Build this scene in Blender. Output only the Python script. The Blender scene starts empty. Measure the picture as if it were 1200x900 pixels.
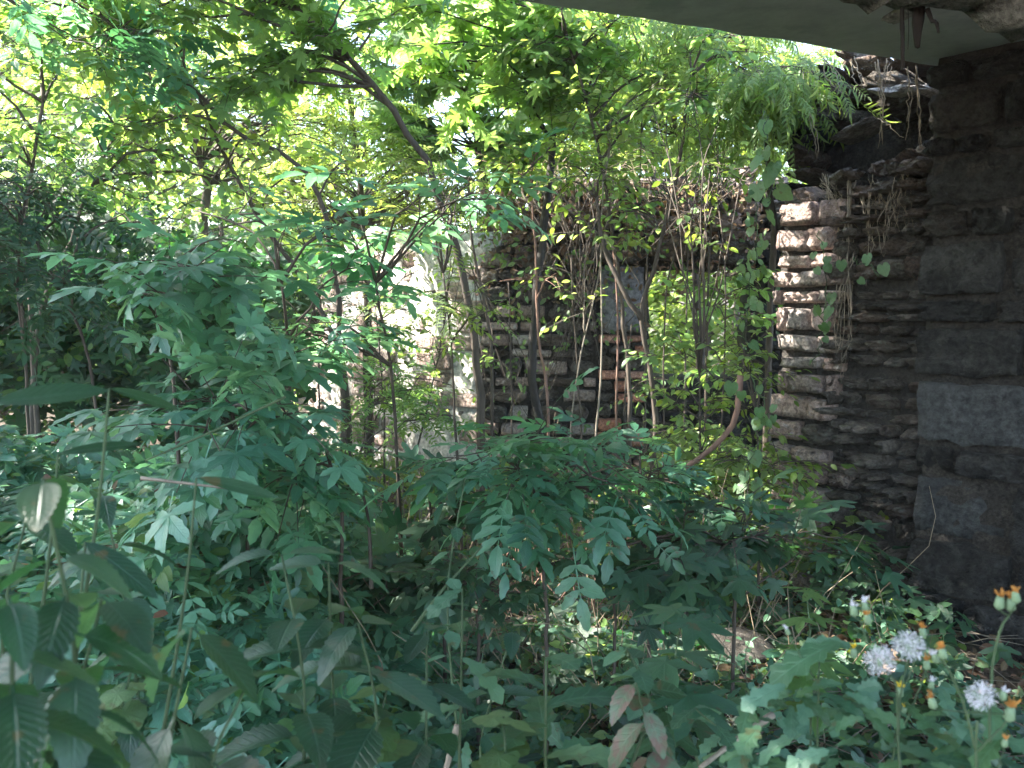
import bpy, math, random
import numpy as np
from mathutils import Vector, Matrix, noise as mnoise
R = math.radians
sc = bpy.context.scene
col = sc.collection

# ------------------------------------------------------------------ camera, sky, sun, exposure
CAM = np.array((0.0, 0.0, 1.5)); PITCH = R(-5.0)
cam = bpy.data.cameras.new('camera'); cam.sensor_width = 36; cam.lens = 30; cam.clip_start = 0.02; cam.clip_end = 500
cam.dof.use_dof = True; cam.dof.focus_distance = 3.2; cam.dof.aperture_fstop = 7.0
camo = bpy.data.objects.new('camera', cam); col.objects.link(camo)
camo.location = CAM; camo.rotation_euler = (R(90) + PITCH, 0, 0); sc.camera = camo
SUN_AZ, SUN_EL = R(-78), R(42)
S = np.array((math.sin(SUN_AZ) * math.cos(SUN_EL), math.cos(SUN_AZ) * math.cos(SUN_EL), math.sin(SUN_EL)))
w = bpy.data.worlds.new('World'); sc.world = w; w.use_nodes = True
sky = w.node_tree.nodes.new('ShaderNodeTexSky'); sky.sky_type = 'NISHITA'; sky.sun_disc = False
sky.sun_elevation = SUN_EL; sky.sun_rotation = SUN_AZ; sky.air_density = 1.0; sky.dust_density = 1.5; sky.ozone_density = 1.0
bg = w.node_tree.nodes['Background']; bg.inputs[1].default_value = 0.15
w.node_tree.links.new(sky.outputs[0], bg.inputs[0])
sl = bpy.data.lights.new('sun', 'SUN'); sl.energy = 5.0; sl.angle = R(0.53); sl.color = (1.0, 0.95, 0.86)
so = bpy.data.objects.new('sun', sl); col.objects.link(so); so.rotation_euler = Vector(S).to_track_quat('Z', 'Y').to_euler()
so.location = (-8, 4, 12)
sc.view_settings.view_transform = 'Standard'; sc.view_settings.look = 'None'
sc.view_settings.exposure = 3.0; sc.view_settings.gamma = 1.0
sc.render.engine = 'CYCLES'
sc.cycles.max_bounces = 7; sc.cycles.diffuse_bounces = 4; sc.cycles.glossy_bounces = 2
sc.cycles.transmission_bounces = 5; sc.cycles.use_denoising = True; sc.cycles.sample_clamp_indirect = 6

def ray(px, py):
    xc = (px - 600) / 1000.0; zc = (450 - py) / 1000.0
    c, s = math.cos(PITCH), math.sin(PITCH)
    return np.array((xc, c - s * zc, s + c * zc))
def at(px, py, D): return CAM + D * ray(px, py)
def project(P):
    P = np.asarray(P, float) - CAM
    c, s = math.cos(PITCH), math.sin(PITCH)
    d = P[..., 1] * c + P[..., 2] * s; z = -P[..., 1] * s + P[..., 2] * c
    dd = np.where(d > 0.05, d, 0.05)
    return 600 + 1000 * P[..., 0] / dd, 450 - 1000 * z / dd, d

# ------------------------------------------------------------------ materials
MATS = {}
def newmat(name):
    m = bpy.data.materials.new(name); m.use_nodes = True; nt = m.node_tree
    for n in list(nt.nodes): nt.nodes.remove(n)
    out = nt.nodes.new('ShaderNodeOutputMaterial'); MATS[name] = m
    return m, nt, out
def N(nt, t, **kw):
    n = nt.nodes.new(t)
    for k, v in kw.items():
        if k == 'op': n.operation = v
        elif k == 'dt': n.data_type = v
        elif k == 'blend': n.blend_type = v
        else: n.inputs[k.replace('_', ' ')].default_value = v
    return n
def math_(nt, op, a, b=None, c=None, clamp=False):
    n = nt.nodes.new('ShaderNodeMath'); n.operation = op; n.use_clamp = clamp
    for i, v in enumerate((a, b, c)):
        if v is None: continue
        if isinstance(v, (int, float)): n.inputs[i].default_value = v
        else: nt.links.new(v, n.inputs[i])
    return n.outputs[0]
def mixc(nt, fac, a, b, blend='MIX'):
    n = nt.nodes.new('ShaderNodeMix'); n.data_type = 'RGBA'; n.blend_type = blend
    for i, v in ((0, fac), (6, a), (7, b)):
        if isinstance(v, (int, float)): n.inputs[i].default_value = v
        elif isinstance(v, tuple): n.inputs[i].default_value = (*v, 1)
        else: nt.links.new(v, n.inputs[i])
    return n.outputs[2]
def noise_(nt, vec, scale, detail=4, rough=.6):
    n = nt.nodes.new('ShaderNodeTexNoise'); n.inputs['Scale'].default_value = scale
    n.inputs['Detail'].default_value = detail; n.inputs['Roughness'].default_value = rough
    if vec is not None: nt.links.new(vec, n.inputs['Vector'])
    return n.outputs['Fac']
def ramp(nt, f, lo, hi):
    n = nt.nodes.new('ShaderNodeMapRange'); n.inputs[1].default_value = lo; n.inputs[2].default_value = hi
    nt.links.new(f, n.inputs[0]); return n.outputs[0]
def bump_(nt, h, strength, dist):
    n = nt.nodes.new('ShaderNodeBump'); n.inputs['Strength'].default_value = strength; n.inputs['Distance'].default_value = dist
    nt.links.new(h, n.inputs['Height']); return n.outputs[0]

def leaf_mat(name, base, trans, vary=.35, rough=.42, tw=.42, spots=None, hue=.03, veins=9.0, spec=.5):
    m, nt, out = newmat(name)
    uv = N(nt, 'ShaderNodeUVMap'); uv.uv_map = 'uv'
    sep = N(nt, 'ShaderNodeSeparateXYZ'); nt.links.new(uv.outputs[0], sep.inputs[0])
    um = math_(nt, 'ABSOLUTE', math_(nt, 'SUBTRACT', sep.outputs[0], .5))
    mid = math_(nt, 'SUBTRACT', 1.0, ramp(nt, um, .01, .05))
    t = math_(nt, 'FRACT', math_(nt, 'MULTIPLY', math_(nt, 'SUBTRACT', sep.outputs[1], math_(nt, 'MULTIPLY', um, .45)), veins))
    side = math_(nt, 'SUBTRACT', 1.0, ramp(nt, math_(nt, 'ABSOLUTE', math_(nt, 'SUBTRACT', t, .5)), .03, .16))
    vein = math_(nt, 'MAXIMUM', mid, math_(nt, 'MULTIPLY', side, .6))
    oi = N(nt, 'ShaderNodeObjectInfo'); at_ = N(nt, 'ShaderNodeAttribute'); at_.attribute_name = 'rnd'
    rnd = math_(nt, 'FRACT', math_(nt, 'ADD', oi.outputs['Random'], at_.outputs['Fac']))
    rnd2 = math_(nt, 'FRACT', math_(nt, 'MULTIPLY', rnd, 7.31))
    geo = N(nt, 'ShaderNodeNewGeometry')
    nz = noise_(nt, geo.outputs['Position'], 45, 3)
    def colour(c, pale):
        hs = N(nt, 'ShaderNodeHueSaturation'); hs.inputs['Color'].default_value = (*c, 1)
        nt.links.new(math_(nt, 'ADD', math_(nt, 'MULTIPLY', rnd, hue), .5 - hue * .55), hs.inputs['Hue'])
        nt.links.new(math_(nt, 'ADD', math_(nt, 'MULTIPLY', rnd2, vary * 2), 1 - vary), hs.inputs['Value'])
        nt.links.new(math_(nt, 'ADD', math_(nt, 'MULTIPLY', rnd2, -.25), 1.08), hs.inputs['Saturation'])
        o = mixc(nt, math_(nt, 'MULTIPLY', vein, .38), hs.outputs[0], pale)
        o = mixc(nt, 1.0, o, mixc(nt, nz, (.72, .72, .72), (1.2, 1.2, 1.2)), 'MULTIPLY')
        o = mixc(nt, math_(nt, 'MULTIPLY', ramp(nt, noise_(nt, geo.outputs['Position'], 28, 3), .63, .68), .55), o, (.13, .09, .03))
        if spots:
            o = mixc(nt, math_(nt, 'MULTIPLY', ramp(nt, noise_(nt, geo.outputs['Position'], 55, 5), .44, .60), .8), o, spots)
        return o
    pale = tuple(min(1, x * 1.9 + .02) for x in base)
    p = N(nt, 'ShaderNodeBsdfPrincipled', Roughness=rough); p.inputs['Specular IOR Level'].default_value = spec
    nt.links.new(colour(base, pale), p.inputs['Base Color'])
    nt.links.new(bump_(nt, math_(nt, 'SUBTRACT', nz, math_(nt, 'MULTIPLY', vein, .8)), .45, .002), p.inputs['Normal'])
    tr = N(nt, 'ShaderNodeBsdfTranslucent'); nt.links.new(colour(trans, tuple(x * .6 for x in trans)), tr.inputs['Color'])
    mx = N(nt, 'ShaderNodeMixShader'); mx.inputs[0].default_value = tw
    nt.links.new(p.outputs[0], mx.inputs[1]); nt.links.new(tr.outputs[0], mx.inputs[2]); nt.links.new(mx.outputs[0], out.inputs[0])
    return m
def rock_mat(name, cols, scale=9, rough=.9, bs=.9, bd=.02, lichen=None, layer=1.0, vary=.3, moss=0.0, sp=1.0):
    m, nt, out = newmat(name)
    geo = N(nt, 'ShaderNodeNewGeometry')
    mp = N(nt, 'ShaderNodeMapping'); mp.inputs['Scale'].default_value = (1, 1, layer); nt.links.new(geo.outputs['Position'], mp.inputs[0])
    oi = N(nt, 'ShaderNodeObjectInfo')
    a = noise_(nt, mp.outputs[0], scale, 6, .65); b = noise_(nt, mp.outputs[0], scale * 5, 5, .7)
    c = mixc(nt, ramp(nt, a, .35, .65), cols[0], cols[1])
    c = mixc(nt, math_(nt, 'MULTIPLY', ramp(nt, oi.outputs['Random'], .55, 1.0), .75), c, cols[2])
    hs = N(nt, 'ShaderNodeHueSaturation'); nt.links.new(c, hs.inputs['Color'])
    nt.links.new(math_(nt, 'ADD', math_(nt, 'MULTIPLY', math_(nt, 'FRACT', math_(nt, 'MULTIPLY', oi.outputs['Random'], 9.7)), vary * 2), 1 - vary), hs.inputs['Value'])
    c = mixc(nt, 1.0, hs.outputs[0], mixc(nt, ramp(nt, b, .32, .68), tuple(1 - .65 * sp for _ in range(3)), tuple(1 + .62 * sp for _ in range(3))), 'MULTIPLY')
    if lichen: c = mixc(nt, math_(nt, 'MULTIPLY', ramp(nt, noise_(nt, geo.outputs['Position'], scale * 1.7, 6, .7), .56, .66), .7), c, lichen)
    if moss: c = mixc(nt, math_(nt, 'MULTIPLY', ramp(nt, noise_(nt, geo.outputs['Position'], 3.3, 5), .5, .62), moss), c, (.045, .07, .025))
    p = N(nt, 'ShaderNodeBsdfPrincipled', Roughness=rough); p.inputs['Specular IOR Level'].default_value = .3
    nt.links.new(c, p.inputs['Base Color'])
    h = math_(nt, 'ADD', a, math_(nt, 'MULTIPLY', b, .5))
    nt.links.new(bump_(nt, h, bs, bd), p.inputs['Normal']); nt.links.new(p.outputs[0], out.inputs[0])
    return m
def bark_mat(name, c0, c1, scale=30):
    m, nt, out = newmat(name)
    geo = N(nt, 'ShaderNodeNewGeometry')
    mp = N(nt, 'ShaderNodeMapping'); mp.inputs['Scale'].default_value = (1, 1, .25); nt.links.new(geo.outputs['Position'], mp.inputs[0])
    a = noise_(nt, mp.outputs[0], scale, 6, .7)
    p = N(nt, 'ShaderNodeBsdfPrincipled', Roughness=.85); nt.links.new(mixc(nt, ramp(nt, a, .3, .7), c0, c1), p.inputs['Base Color'])
    nt.links.new(bump_(nt, a, .7, .01), p.inputs['Normal']); nt.links.new(p.outputs[0], out.inputs[0]); return m
def plain_mat(name, c, rough=.6, tr=0.0, metal=0.0):
    m, nt, out = newmat(name)
    geo = N(nt, 'ShaderNodeNewGeometry'); nz = noise_(nt, geo.outputs['Position'], 120, 4)
    p = N(nt, 'ShaderNodeBsdfPrincipled', Roughness=rough, Metallic=metal)
    cc = mixc(nt, 1.0, c, mixc(nt, nz, (.6, .6, .6), (1.35, 1.35, 1.35)), 'MULTIPLY'); nt.links.new(cc, p.inputs['Base Color'])
    if tr:
        t = N(nt, 'ShaderNodeBsdfTranslucent'); nt.links.new(cc, t.inputs['Color']); mx = N(nt, 'ShaderNodeMixShader'); mx.inputs[0].default_value = tr
        nt.links.new(p.outputs[0], mx.inputs[1]); nt.links.new(t.outputs[0], mx.inputs[2]); nt.links.new(mx.outputs[0], out.inputs[0])
    else: nt.links.new(p.outputs[0], out.inputs[0])
    return m

L_TREE = leaf_mat('leaf_tree', (.060, .135, .04), (.38, .62, .11), tw=.5)
L_YELL = leaf_mat('leaf_yellow_green', (.085, .15, .035), (.48, .66, .10), hue=.045, tw=.5)
L_ELDR = leaf_mat('leaf_elder', (.055, .170, .098), (.18, .50, .16), rough=.36, tw=.42, spec=.8, hue=.05, vary=.5)
L_PALE = leaf_mat('leaf_pale_herb', (.068, .20, .125), (.20, .52, .19), rough=.36, tw=.38, spec=.8, hue=.06, vary=.5)
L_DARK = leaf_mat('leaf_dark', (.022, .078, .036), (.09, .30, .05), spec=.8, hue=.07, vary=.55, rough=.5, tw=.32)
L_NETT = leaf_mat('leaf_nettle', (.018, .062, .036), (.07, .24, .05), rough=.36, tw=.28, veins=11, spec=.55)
L_SHADE = leaf_mat('leaf_ash_shaded', (.018, .055, .026), (.05, .16, .04), rough=.5, tw=.25)  # shaded copy of the ash leaf, the hollow's shade darkens its colour
L_IVY = leaf_mat('leaf_heart', (.07, .15, .06), (.30, .50, .12), rough=.45, tw=.4, veins=5)
L_DEAD = leaf_mat('leaf_dead', (.16, .10, .055), (.22, .12, .05), vary=.5, rough=.8, tw=.15, hue=.05)
L_RED = leaf_mat('leaf_mottled', (.07, .13, .07), (.15, .2, .08), spots=(.17, .085, .07), tw=.2, veins=7)
L_WEED = leaf_mat('leaf_weed', (.055, .145, .075), (.14, .32, .10), rough=.42, tw=.3, veins=6, hue=.07, vary=.5)
BARK = bark_mat('bark_brown', (.035, .026, .018), (.10, .075, .055))
BARKP = bark_mat('bark_pale', (.12, .10, .075), (.30, .25, .19))
BARKR = bark_mat('bark_reddish', (.11, .06, .04), (.26, .15, .11))
STEM = bark_mat('stem_green', (.028, .055, .022), (.07, .11, .045))
STRAW = bark_mat('straw', (.16, .12, .07), (.34, .27, .18))
RUBBLE = rock_mat('rubble_stone', [(.085, .073, .060), (.19, .165, .14), (.15, .10, .075)], scale=10, layer=1.5, lichen=(.24, .25, .21), sp=.8, bs=1.0, bd=.07)
BLOCKM = rock_mat('block_stone_shaded', [(.030, .031, .032), (.052, .053, .053), (.045, .040, .036)], scale=7, bs=.9, bd=.05, lichen=(.075, .08, .077), vary=.15, sp=.9)  # room shade put into the block colour, below the stone's own tone
DARKST = rock_mat('wall_stone_shaded', [(.022, .021, .020), (.048, .046, .043), (.042, .033, .027)], scale=6, bs=1.0, bd=.12, lichen=(.085, .082, .072), vary=.35, sp=1.0)  # stone darkened so the enclosed room's shade sits in its colour
BRICKM = rock_mat('pink_brick', [(.27, .185, .155), (.36, .28, .24), (.31, .28, .25)], scale=10, bs=.9, bd=.04, lichen=(.45, .42, .40))
REDBR = rock_mat('red_brick', [(.30, .12, .075), (.42, .19, .12), (.35, .22, .17)], scale=12, bs=.6, bd=.01)
MORTAR = rock_mat('mortar', [(.028, .024, .020), (.055, .047, .04), (.045, .04, .034)], scale=14, bs=1.0, bd=.03)
PLASTER = rock_mat('limewash_plaster', [(.70, .67, .63), (.45, .40, .35), (.6, .56, .52)], scale=4, bs=.5, bd=.015, vary=.05)
GREYPL = rock_mat('grey_plaster', [(.13, .125, .14), (.19, .185, .20), (.15, .14, .14)], scale=5, bs=.4, bd=.01, vary=.05)
SLABM = rock_mat('concrete_soffit', [(.30, .33, .345), (.36, .38, .385), (.33, .345, .35)], scale=1.6, bs=.3, bd=.008, vary=.0, sp=.22, lichen=(.22, .26, .255))
CRUMB = rock_mat('crumbled_concrete', [(.20, .185, .165), (.32, .30, .27), (.27, .24, .21)], scale=12, bs=1.0, bd=.03)
SOIL = rock_mat('soil', [(.045, .034, .025), (.10, .075, .055), (.07, .05, .04)], scale=7, bs=1.0, bd=.05, moss=.3)
RUST = bark_mat('rusty_steel', (.010, .007, .006), (.028, .018, .014))
BARKD = bark_mat('bark_backlit', (.012, .010, .009), (.04, .032, .026))  # darkened copy of the bark, the trunk's backlit shade is in the colour
PAPP = plain_mat('pappus_down', (.80, .79, .83), .9, .5)
PETO = plain_mat('withered_orange', (.55, .26, .06), .7, .3)
PETY = plain_mat('yellow_petal', (.75, .55, .03), .6, .3)
BRACT = plain_mat('green_bract', (.16, .24, .13), .6)

# ------------------------------------------------------------------ mesh helpers
def mesh_from(name, V, F, mat, UV=None, rnd=None, smooth=False):
    """V (n,3); F list of tuples or an (m,k) array; UV per vertex"""
    me = bpy.data.meshes.new(name); V = np.asarray(V, np.float32)
    if isinstance(F, np.ndarray):
        loops = F.reshape(-1).astype(np.int32); starts = np.arange(len(F), dtype=np.int32) * F.shape[1]
    else:
        ln = np.array([len(f) for f in F]); loops = np.array([i for f in F for i in f], np.int32)
        starts = np.concatenate(([0], np.cumsum(ln)[:-1])).astype(np.int32)
    me.vertices.add(len(V)); me.vertices.foreach_set('co', V.reshape(-1))
    me.loops.add(len(loops)); me.loops.foreach_set('vertex_index', loops)
    me.polygons.add(len(starts)); me.polygons.foreach_set('loop_start', starts)
    me.update(calc_edges=True); me.validate(clean_customdata=False)
    if UV is not None:
        ul = me.uv_layers.new(name='uv'); UV = np.asarray(UV, np.float32)
        if len(me.loops) == len(loops): ul.data.foreach_set('uv', UV[loops].reshape(-1))
    if rnd is not None:
        a = me.attributes.new('rnd', 'FLOAT', 'POINT'); a.data.foreach_set('value', np.asarray(rnd, np.float32))
    if smooth: me.polygons.foreach_set('use_smooth', np.ones(len(me.polygons), bool))
    me.materials.append(mat); return me
def link(name, me, parent=None, M=None, loc=None):
    o = bpy.data.objects.new(name, me); col.objects.link(o)
    if parent is not None: o.parent = parent
    if M is not None: o.matrix_basis = Matrix(M.tolist() if isinstance(M, np.ndarray) else M)
    if loc is not None: o.location = loc
    return o
def thing(name, label, cat, loc=(0, 0, 0), group=None, me=None):
    o = bpy.data.objects.new(name, me); col.objects.link(o); o.location = tuple(float(x) for x in loc)
    o['label'] = label; o['category'] = cat
    if group: o['group'] = group
    return o
def kindset(o, k): o['kind'] = k; return o

class Geo:
    def __init__(s): s.V = []; s.F = []; s.UV = []; s.n = 0
    def add(s, V, F, UV=None):
        V = np.asarray(V, float); s.V.append(V); s.F += [tuple(int(i) + s.n for i in f) for f in F]
        s.UV.append(np.asarray(UV, float) if UV is not None else np.full((len(V), 2), .5)); s.n += len(V)
    def mesh(s, name, mat, off=None, smooth=False):
        V = np.concatenate(s.V)
        if off is not None: V = V - np.asarray(off)
        return mesh_from(name, V, s.F, mat, np.concatenate(s.UV), smooth=smooth)

def tube(pts, radii, sides=5, g=None, wob=0.0, rs=None):
    pts = np.asarray(pts, float); n = len(pts)
    if np.isscalar(radii): radii = [radii] * n
    radii = np.asarray(radii, float)
    T = np.gradient(pts, axis=0); T /= np.linalg.norm(T, axis=1)[:, None] + 1e-9
    ref = np.array((0, 0, 1.0)) if abs(T[0][2]) < .9 else np.array((1.0, 0, 0))
    V = []
    a = np.arange(sides) * 2 * math.pi / sides
    for i in range(n):
        x = np.cross(T[i], ref); x /= np.linalg.norm(x) + 1e-9; y = np.cross(T[i], x)
        rr = radii[i] * (1 + (rs.uniform(-wob, wob, sides) if rs is not None and wob else 0))
        V.append(pts[i] + (np.cos(a) * rr)[:, None] * x + (np.sin(a) * rr)[:, None] * y)
    V = np.concatenate(V); F = []
    for i in range(n - 1):
        for k in range(sides):
            k2 = (k + 1) % sides
            F.append((i * sides + k, i * sides + k2, (i + 1) * sides + k2, (i + 1) * sides + k))
    F.append(tuple(range(sides))[::-1]); F.append(tuple((n - 1) * sides + k for k in range(sides)))
    if g is None: g = Geo()
    g.add(V, F); return g
def smoothline(pts, n, rs=None, wob=0.0):
    pts = np.asarray(pts, float); d = np.concatenate(([0], np.cumsum(np.linalg.norm(np.diff(pts, axis=0), axis=1))))
    t = np.linspace(0, d[-1], n); out = np.zeros((n, 3))
    # Catmull-Rom
    P = np.vstack((2 * pts[0] - pts[1], pts, 2 * pts[-1] - pts[-2]))
    for i, tt in enumerate(t):
        k = min(np.searchsorted(d, tt, side='right') - 1, len(pts) - 2); k = max(k, 0)
        u = (tt - d[k]) / max(d[k + 1] - d[k], 1e-9); p0, p1, p2, p3 = P[k:k + 4]
        out[i] = .5 * ((2 * p1) + (-p0 + p2) * u + (2 * p0 - 5 * p1 + 4 * p2 - p3) * u * u + (-p0 + 3 * p1 - 3 * p2 + p3) * u ** 3)
    if rs is not None and wob:
        wv = rs.normal(0, wob, (n, 3)); wv[0] = 0; out += wv
    return out

# ------------------------------------------------------------------ leaf templates (lie along +Y, face +Z, length about 1)
def blade(L=1.0, W=.4, n=4, serr=0.0, fold=.18, droop=.18, a=.62, b=.85, org=(0, 0, 0), ang=0.0, tipcurl=0.0, pet=0.0):
    ts = np.linspace(0, 1, n + 1); V = []; UV = []; F = []
    prof = lambda t: (t ** a) * ((1 - t) ** b) / ((a / (a + b)) ** a * (b / (a + b)) ** b)
    rows = []
    for i, t in enumerate(ts):
        y = L * t; z = -droop * L * t * t
        wv = .5 * W * prof(max(t, .012)) if 0 < i < n else .5 * W * (.10 if i == 0 and a < .8 else 0.0)
        if serr and 0 < i < n: wv *= (1 + serr) if i % 2 else (1 - serr)
        yo = (.35 * L / n) * (1 if i % 2 else 0) if serr and 0 < i < n else 0
        if i == n:
            rows.append((len(V),)); V.append((0, y, z)); UV.append((.5, t))
        else:
            rows.append((len(V), len(V) + 1, len(V) + 2))
            V += [(-wv, y + yo, z + fold * wv), (0, y, z), (wv, y + yo, z + fold * wv)]
            UV += [(0, t), (.5, t), (1, t)]
    for r0, r1 in zip(rows[:-1], rows[1:]):
        if len(r1) == 3: F += [(r0[0], r0[1], r1[1], r1[0]), (r0[1], r0[2], r1[2], r1[1])]
        else: F += [(r0[0], r0[1], r1[0]), (r0[1], r0[2], r1[0])]
    V = np.array(V)
    if pet:
        k = len(V); pw = .018
        V = np.vstack((V + (0, pet, 0), [(-pw, 0, 0), (pw, 0, 0), (pw, pet + .03, 0), (-pw, pet + .03, 0)])); UV += [(.5, .5)] * 4; F += [(k, k + 1, k + 2, k + 3)]
    c, s = math.cos(ang), math.sin(ang)
    V = np.stack((V[:, 0] * c + V[:, 1] * s, -V[:, 0] * s + V[:, 1] * c, V[:, 2]), 1) + np.array(org)
    return V, F, np.array(UV)
def strip(a_, b_, wd):
    a_ = np.array(a_); b_ = np.array(b_); d = b_ - a_; x = np.cross(d, (0, 0, 1.0)); x /= np.linalg.norm(x); x *= wd
    return np.array([a_ - x, a_ + x, b_ + x * .7, b_ - x * .7]), [(0, 1, 2, 3)], np.full((4, 2), .5)
def t_pinnate(rs, pairs=3, ll=.42, lw=.16, n=4, serr=0.1, start=.28, end=.72, angb=60, droop=.18):
    g = Geo(); curve = lambda t: (0, t, -.18 * t * t)
    g.add(*strip((0, 0, 0), curve(start), .012)); g.add(*strip(curve(start), curve(end), .009))
    for k in range(pairs):
        t = start + (end - start) * k / max(pairs - .35, 1); sz = ll * (1 - .18 * abs(k - pairs * .45)) * rs.uniform(.88, 1.1)
        for sd in (-1, 1):
            g.add(*blade(sz, lw * sz / ll, n, serr, .2, droop * rs.uniform(.6, 1.8), .7, .9, curve(t), sd * R(angb + rs.uniform(-9, 9)) ))
    g.add(*blade(ll * 1.05, lw * 1.1, n, serr, .2, droop * 1.6, .7, .9, curve(end), R(rs.uniform(-8, 8))))
    return g
def t_star(rs, k=5, ll=.62, lw=.27, n=5, serr=.1):
    g = Geo(); g.add(*strip((0, 0, .05), (0, .34, 0), .012))
    for i in range(k):
        u = (i - (k - 1) / 2) / ((k - 1) / 2); sz = ll * (1 - .32 * abs(u)) * rs.uniform(.9, 1.08)
        g.add(*blade(sz, lw * sz / ll, n, serr, .18, rs.uniform(.1, .4), .75, .8, (0, .33, 0), u * R(100) + R(rs.uniform(-8, 8))))
    return g
def t_fan(rs, rfun, n=26, cup=.12, org=.0, nv=5):
    th = np.linspace(-math.pi, math.pi, n + 1)[:-1]; V = [(0, org + .25, 0)]; UV = [(.5, .1)]
    for i, t in enumerate(th):
        r = rfun(t) * (1.0 if i % 2 else .93)
        x = r * math.sin(t); y = .25 + r * math.cos(t); V.append((x, y, -cup * (r * r) - .05 * y + .03 * math.cos(t * nv)))
        UV.append((.5 + .5 * math.sin(t * nv / 1.0) * .5, .9))
    F = [(0, 1 + i, 1 + (i + 1) % n) for i in range(n)]
    g = Geo(); g.add(V, F, UV); g.add(*strip((0, -.15, .02), (0, .26, 0), .012)); return g
def r_maple(t):
    lob = 0
    for c_, a_ in ((0, .75), (R(48), .62), (-R(48), .62), (R(100), .42), (-R(100), .42)): lob = max(lob, a_ * math.exp(-((t - c_) / .30) ** 2))
    return .25 + .0 * t + lob if abs(t) < R(150) else .16 + .05 * (math.pi - abs(t))
def r_heart(t):
    return .52 * (1 - .12 * abs(math.sin(t))) * (1 + .35 * math.exp(-(t / .28) ** 2)) * (1 - .55 * math.exp(-((abs(t) - math.pi) / .35) ** 2))
def t_lobed(rs, n=22, W=.5):
    V, F, UV = blade(1, W, n, 0, .12, rs.uniform(.15, .45), .75, .45); ph = rs.uniform(-.4, .4); V = V.copy()
    for k in range(len(V)):
        t = UV[k][1]
        if UV[k][0] != .5: m_ = .80 + .20 * math.sin(t * 24 + ph) + .07 * math.sin(t * 75); V[k][0] *= m_; V[k][1] += .015 * math.cos(t * 24 + ph) + .05 * abs(V[k][0])
    g = Geo(); g.add(V, F, UV); return g

rs0 = np.random.RandomState(7)
TPL = {}
def reg(name, gens, mat, key=None):
    TPL[key or name] = dict(geos=[(np.concatenate(g.V), g.F, np.concatenate(g.UV)) for g in gens], mat=mat,
                     meshes=[g.mesh(name, mat, smooth=False) for g in gens])
def single(**kw):
    g = Geo(); g.add(*blade(**kw)); return g
def variants(f, k=4): return [f() for _ in range(k)]
reg('elder_leaf', variants(lambda: t_pinnate(rs0, 3, .42, .17, 6, .10, .26, .70, 62)), L_ELDR, 'elder')
reg('elder_leaf', variants(lambda: t_pinnate(rs0, 2, .46, .19, 6, .10, .26, .60, 60)), L_PALE, 'pale')
reg('ash_leaf', variants(lambda: t_pinnate(rs0, 5, .25, .085, 3, 0, .2, .84, 62)), L_YELL, 'ash')
reg('ash_leaf', variants(lambda: t_pinnate(rs0, 4, .30, .11, 3, 0, .2, .8, 62)), L_TREE, 'treeash')
reg('ash_leaf', variants(lambda: t_pinnate(rs0, 4, .30, .12, 3, 0, .2, .8, 62)), L_SHADE, 'shadeash')
reg('drooping_leaf', variants(lambda: t_pinnate(rs0, 5, .34, .08, 4, 0, .15, .85, 50, .5)), L_YELL, 'droop')
reg('creeper_leaf', variants(lambda: t_star(rs0)), L_DARK, 'star')
reg('creeper_leaf', variants(lambda: t_star(rs0, 5, .66, .24, 7, .12)), L_PALE, 'starpale')
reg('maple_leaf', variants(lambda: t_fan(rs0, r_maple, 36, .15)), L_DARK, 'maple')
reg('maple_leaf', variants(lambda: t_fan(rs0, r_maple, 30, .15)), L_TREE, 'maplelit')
reg('heart_leaf', variants(lambda: t_fan(rs0, r_heart, 20, .2)), L_IVY, 'heart')
reg('simple_leaf', [single(L=1, W=.5, n=4, fold=.15, droop=d, pet=.15) for d in (.1, .3, .5)], L_TREE, 'simple')
reg('simple_leaf', [single(L=1, W=.55, n=4, fold=.15, droop=d, pet=.15) for d in (.1, .3, .5)], L_YELL, 'simpley')
reg('nettle_leaf', [single(L=1, W=.52, n=20, serr=.07, fold=f, droop=d, a=.55, b=.85, pet=.14) for f, d in ((.2, .15), (.3, .35), (.12, .55))], L_NETT, 'nettle')
reg('narrow_leaf', [single(L=1, W=.2, n=10, serr=.03, fold=.3, droop=d, a=.7, b=.8) for d in (.05, .2, .4)], L_NETT, 'narrow')
reg('weed_leaf', variants(lambda: t_lobed(rs0)), L_WEED, 'weed')
reg('mottled_leaf', [single(L=1, W=.55, n=14, serr=.04, fold=.15, droop=d, pet=.1) for d in (.1, .35, .5)], L_RED, 'red')
reg('dead_leaf', [single(L=1, W=.5, n=4, fold=f, droop=d) for f, d in ((.6, .2), (-.4, .5), (.9, -.4))], L_DEAD, 'dead')
reg('small_leaf', [single(L=1, W=.6, n=3, fold=.15, droop=d, pet=.1) for d in (.1, .4)], L_WEED, 'small')

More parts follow.
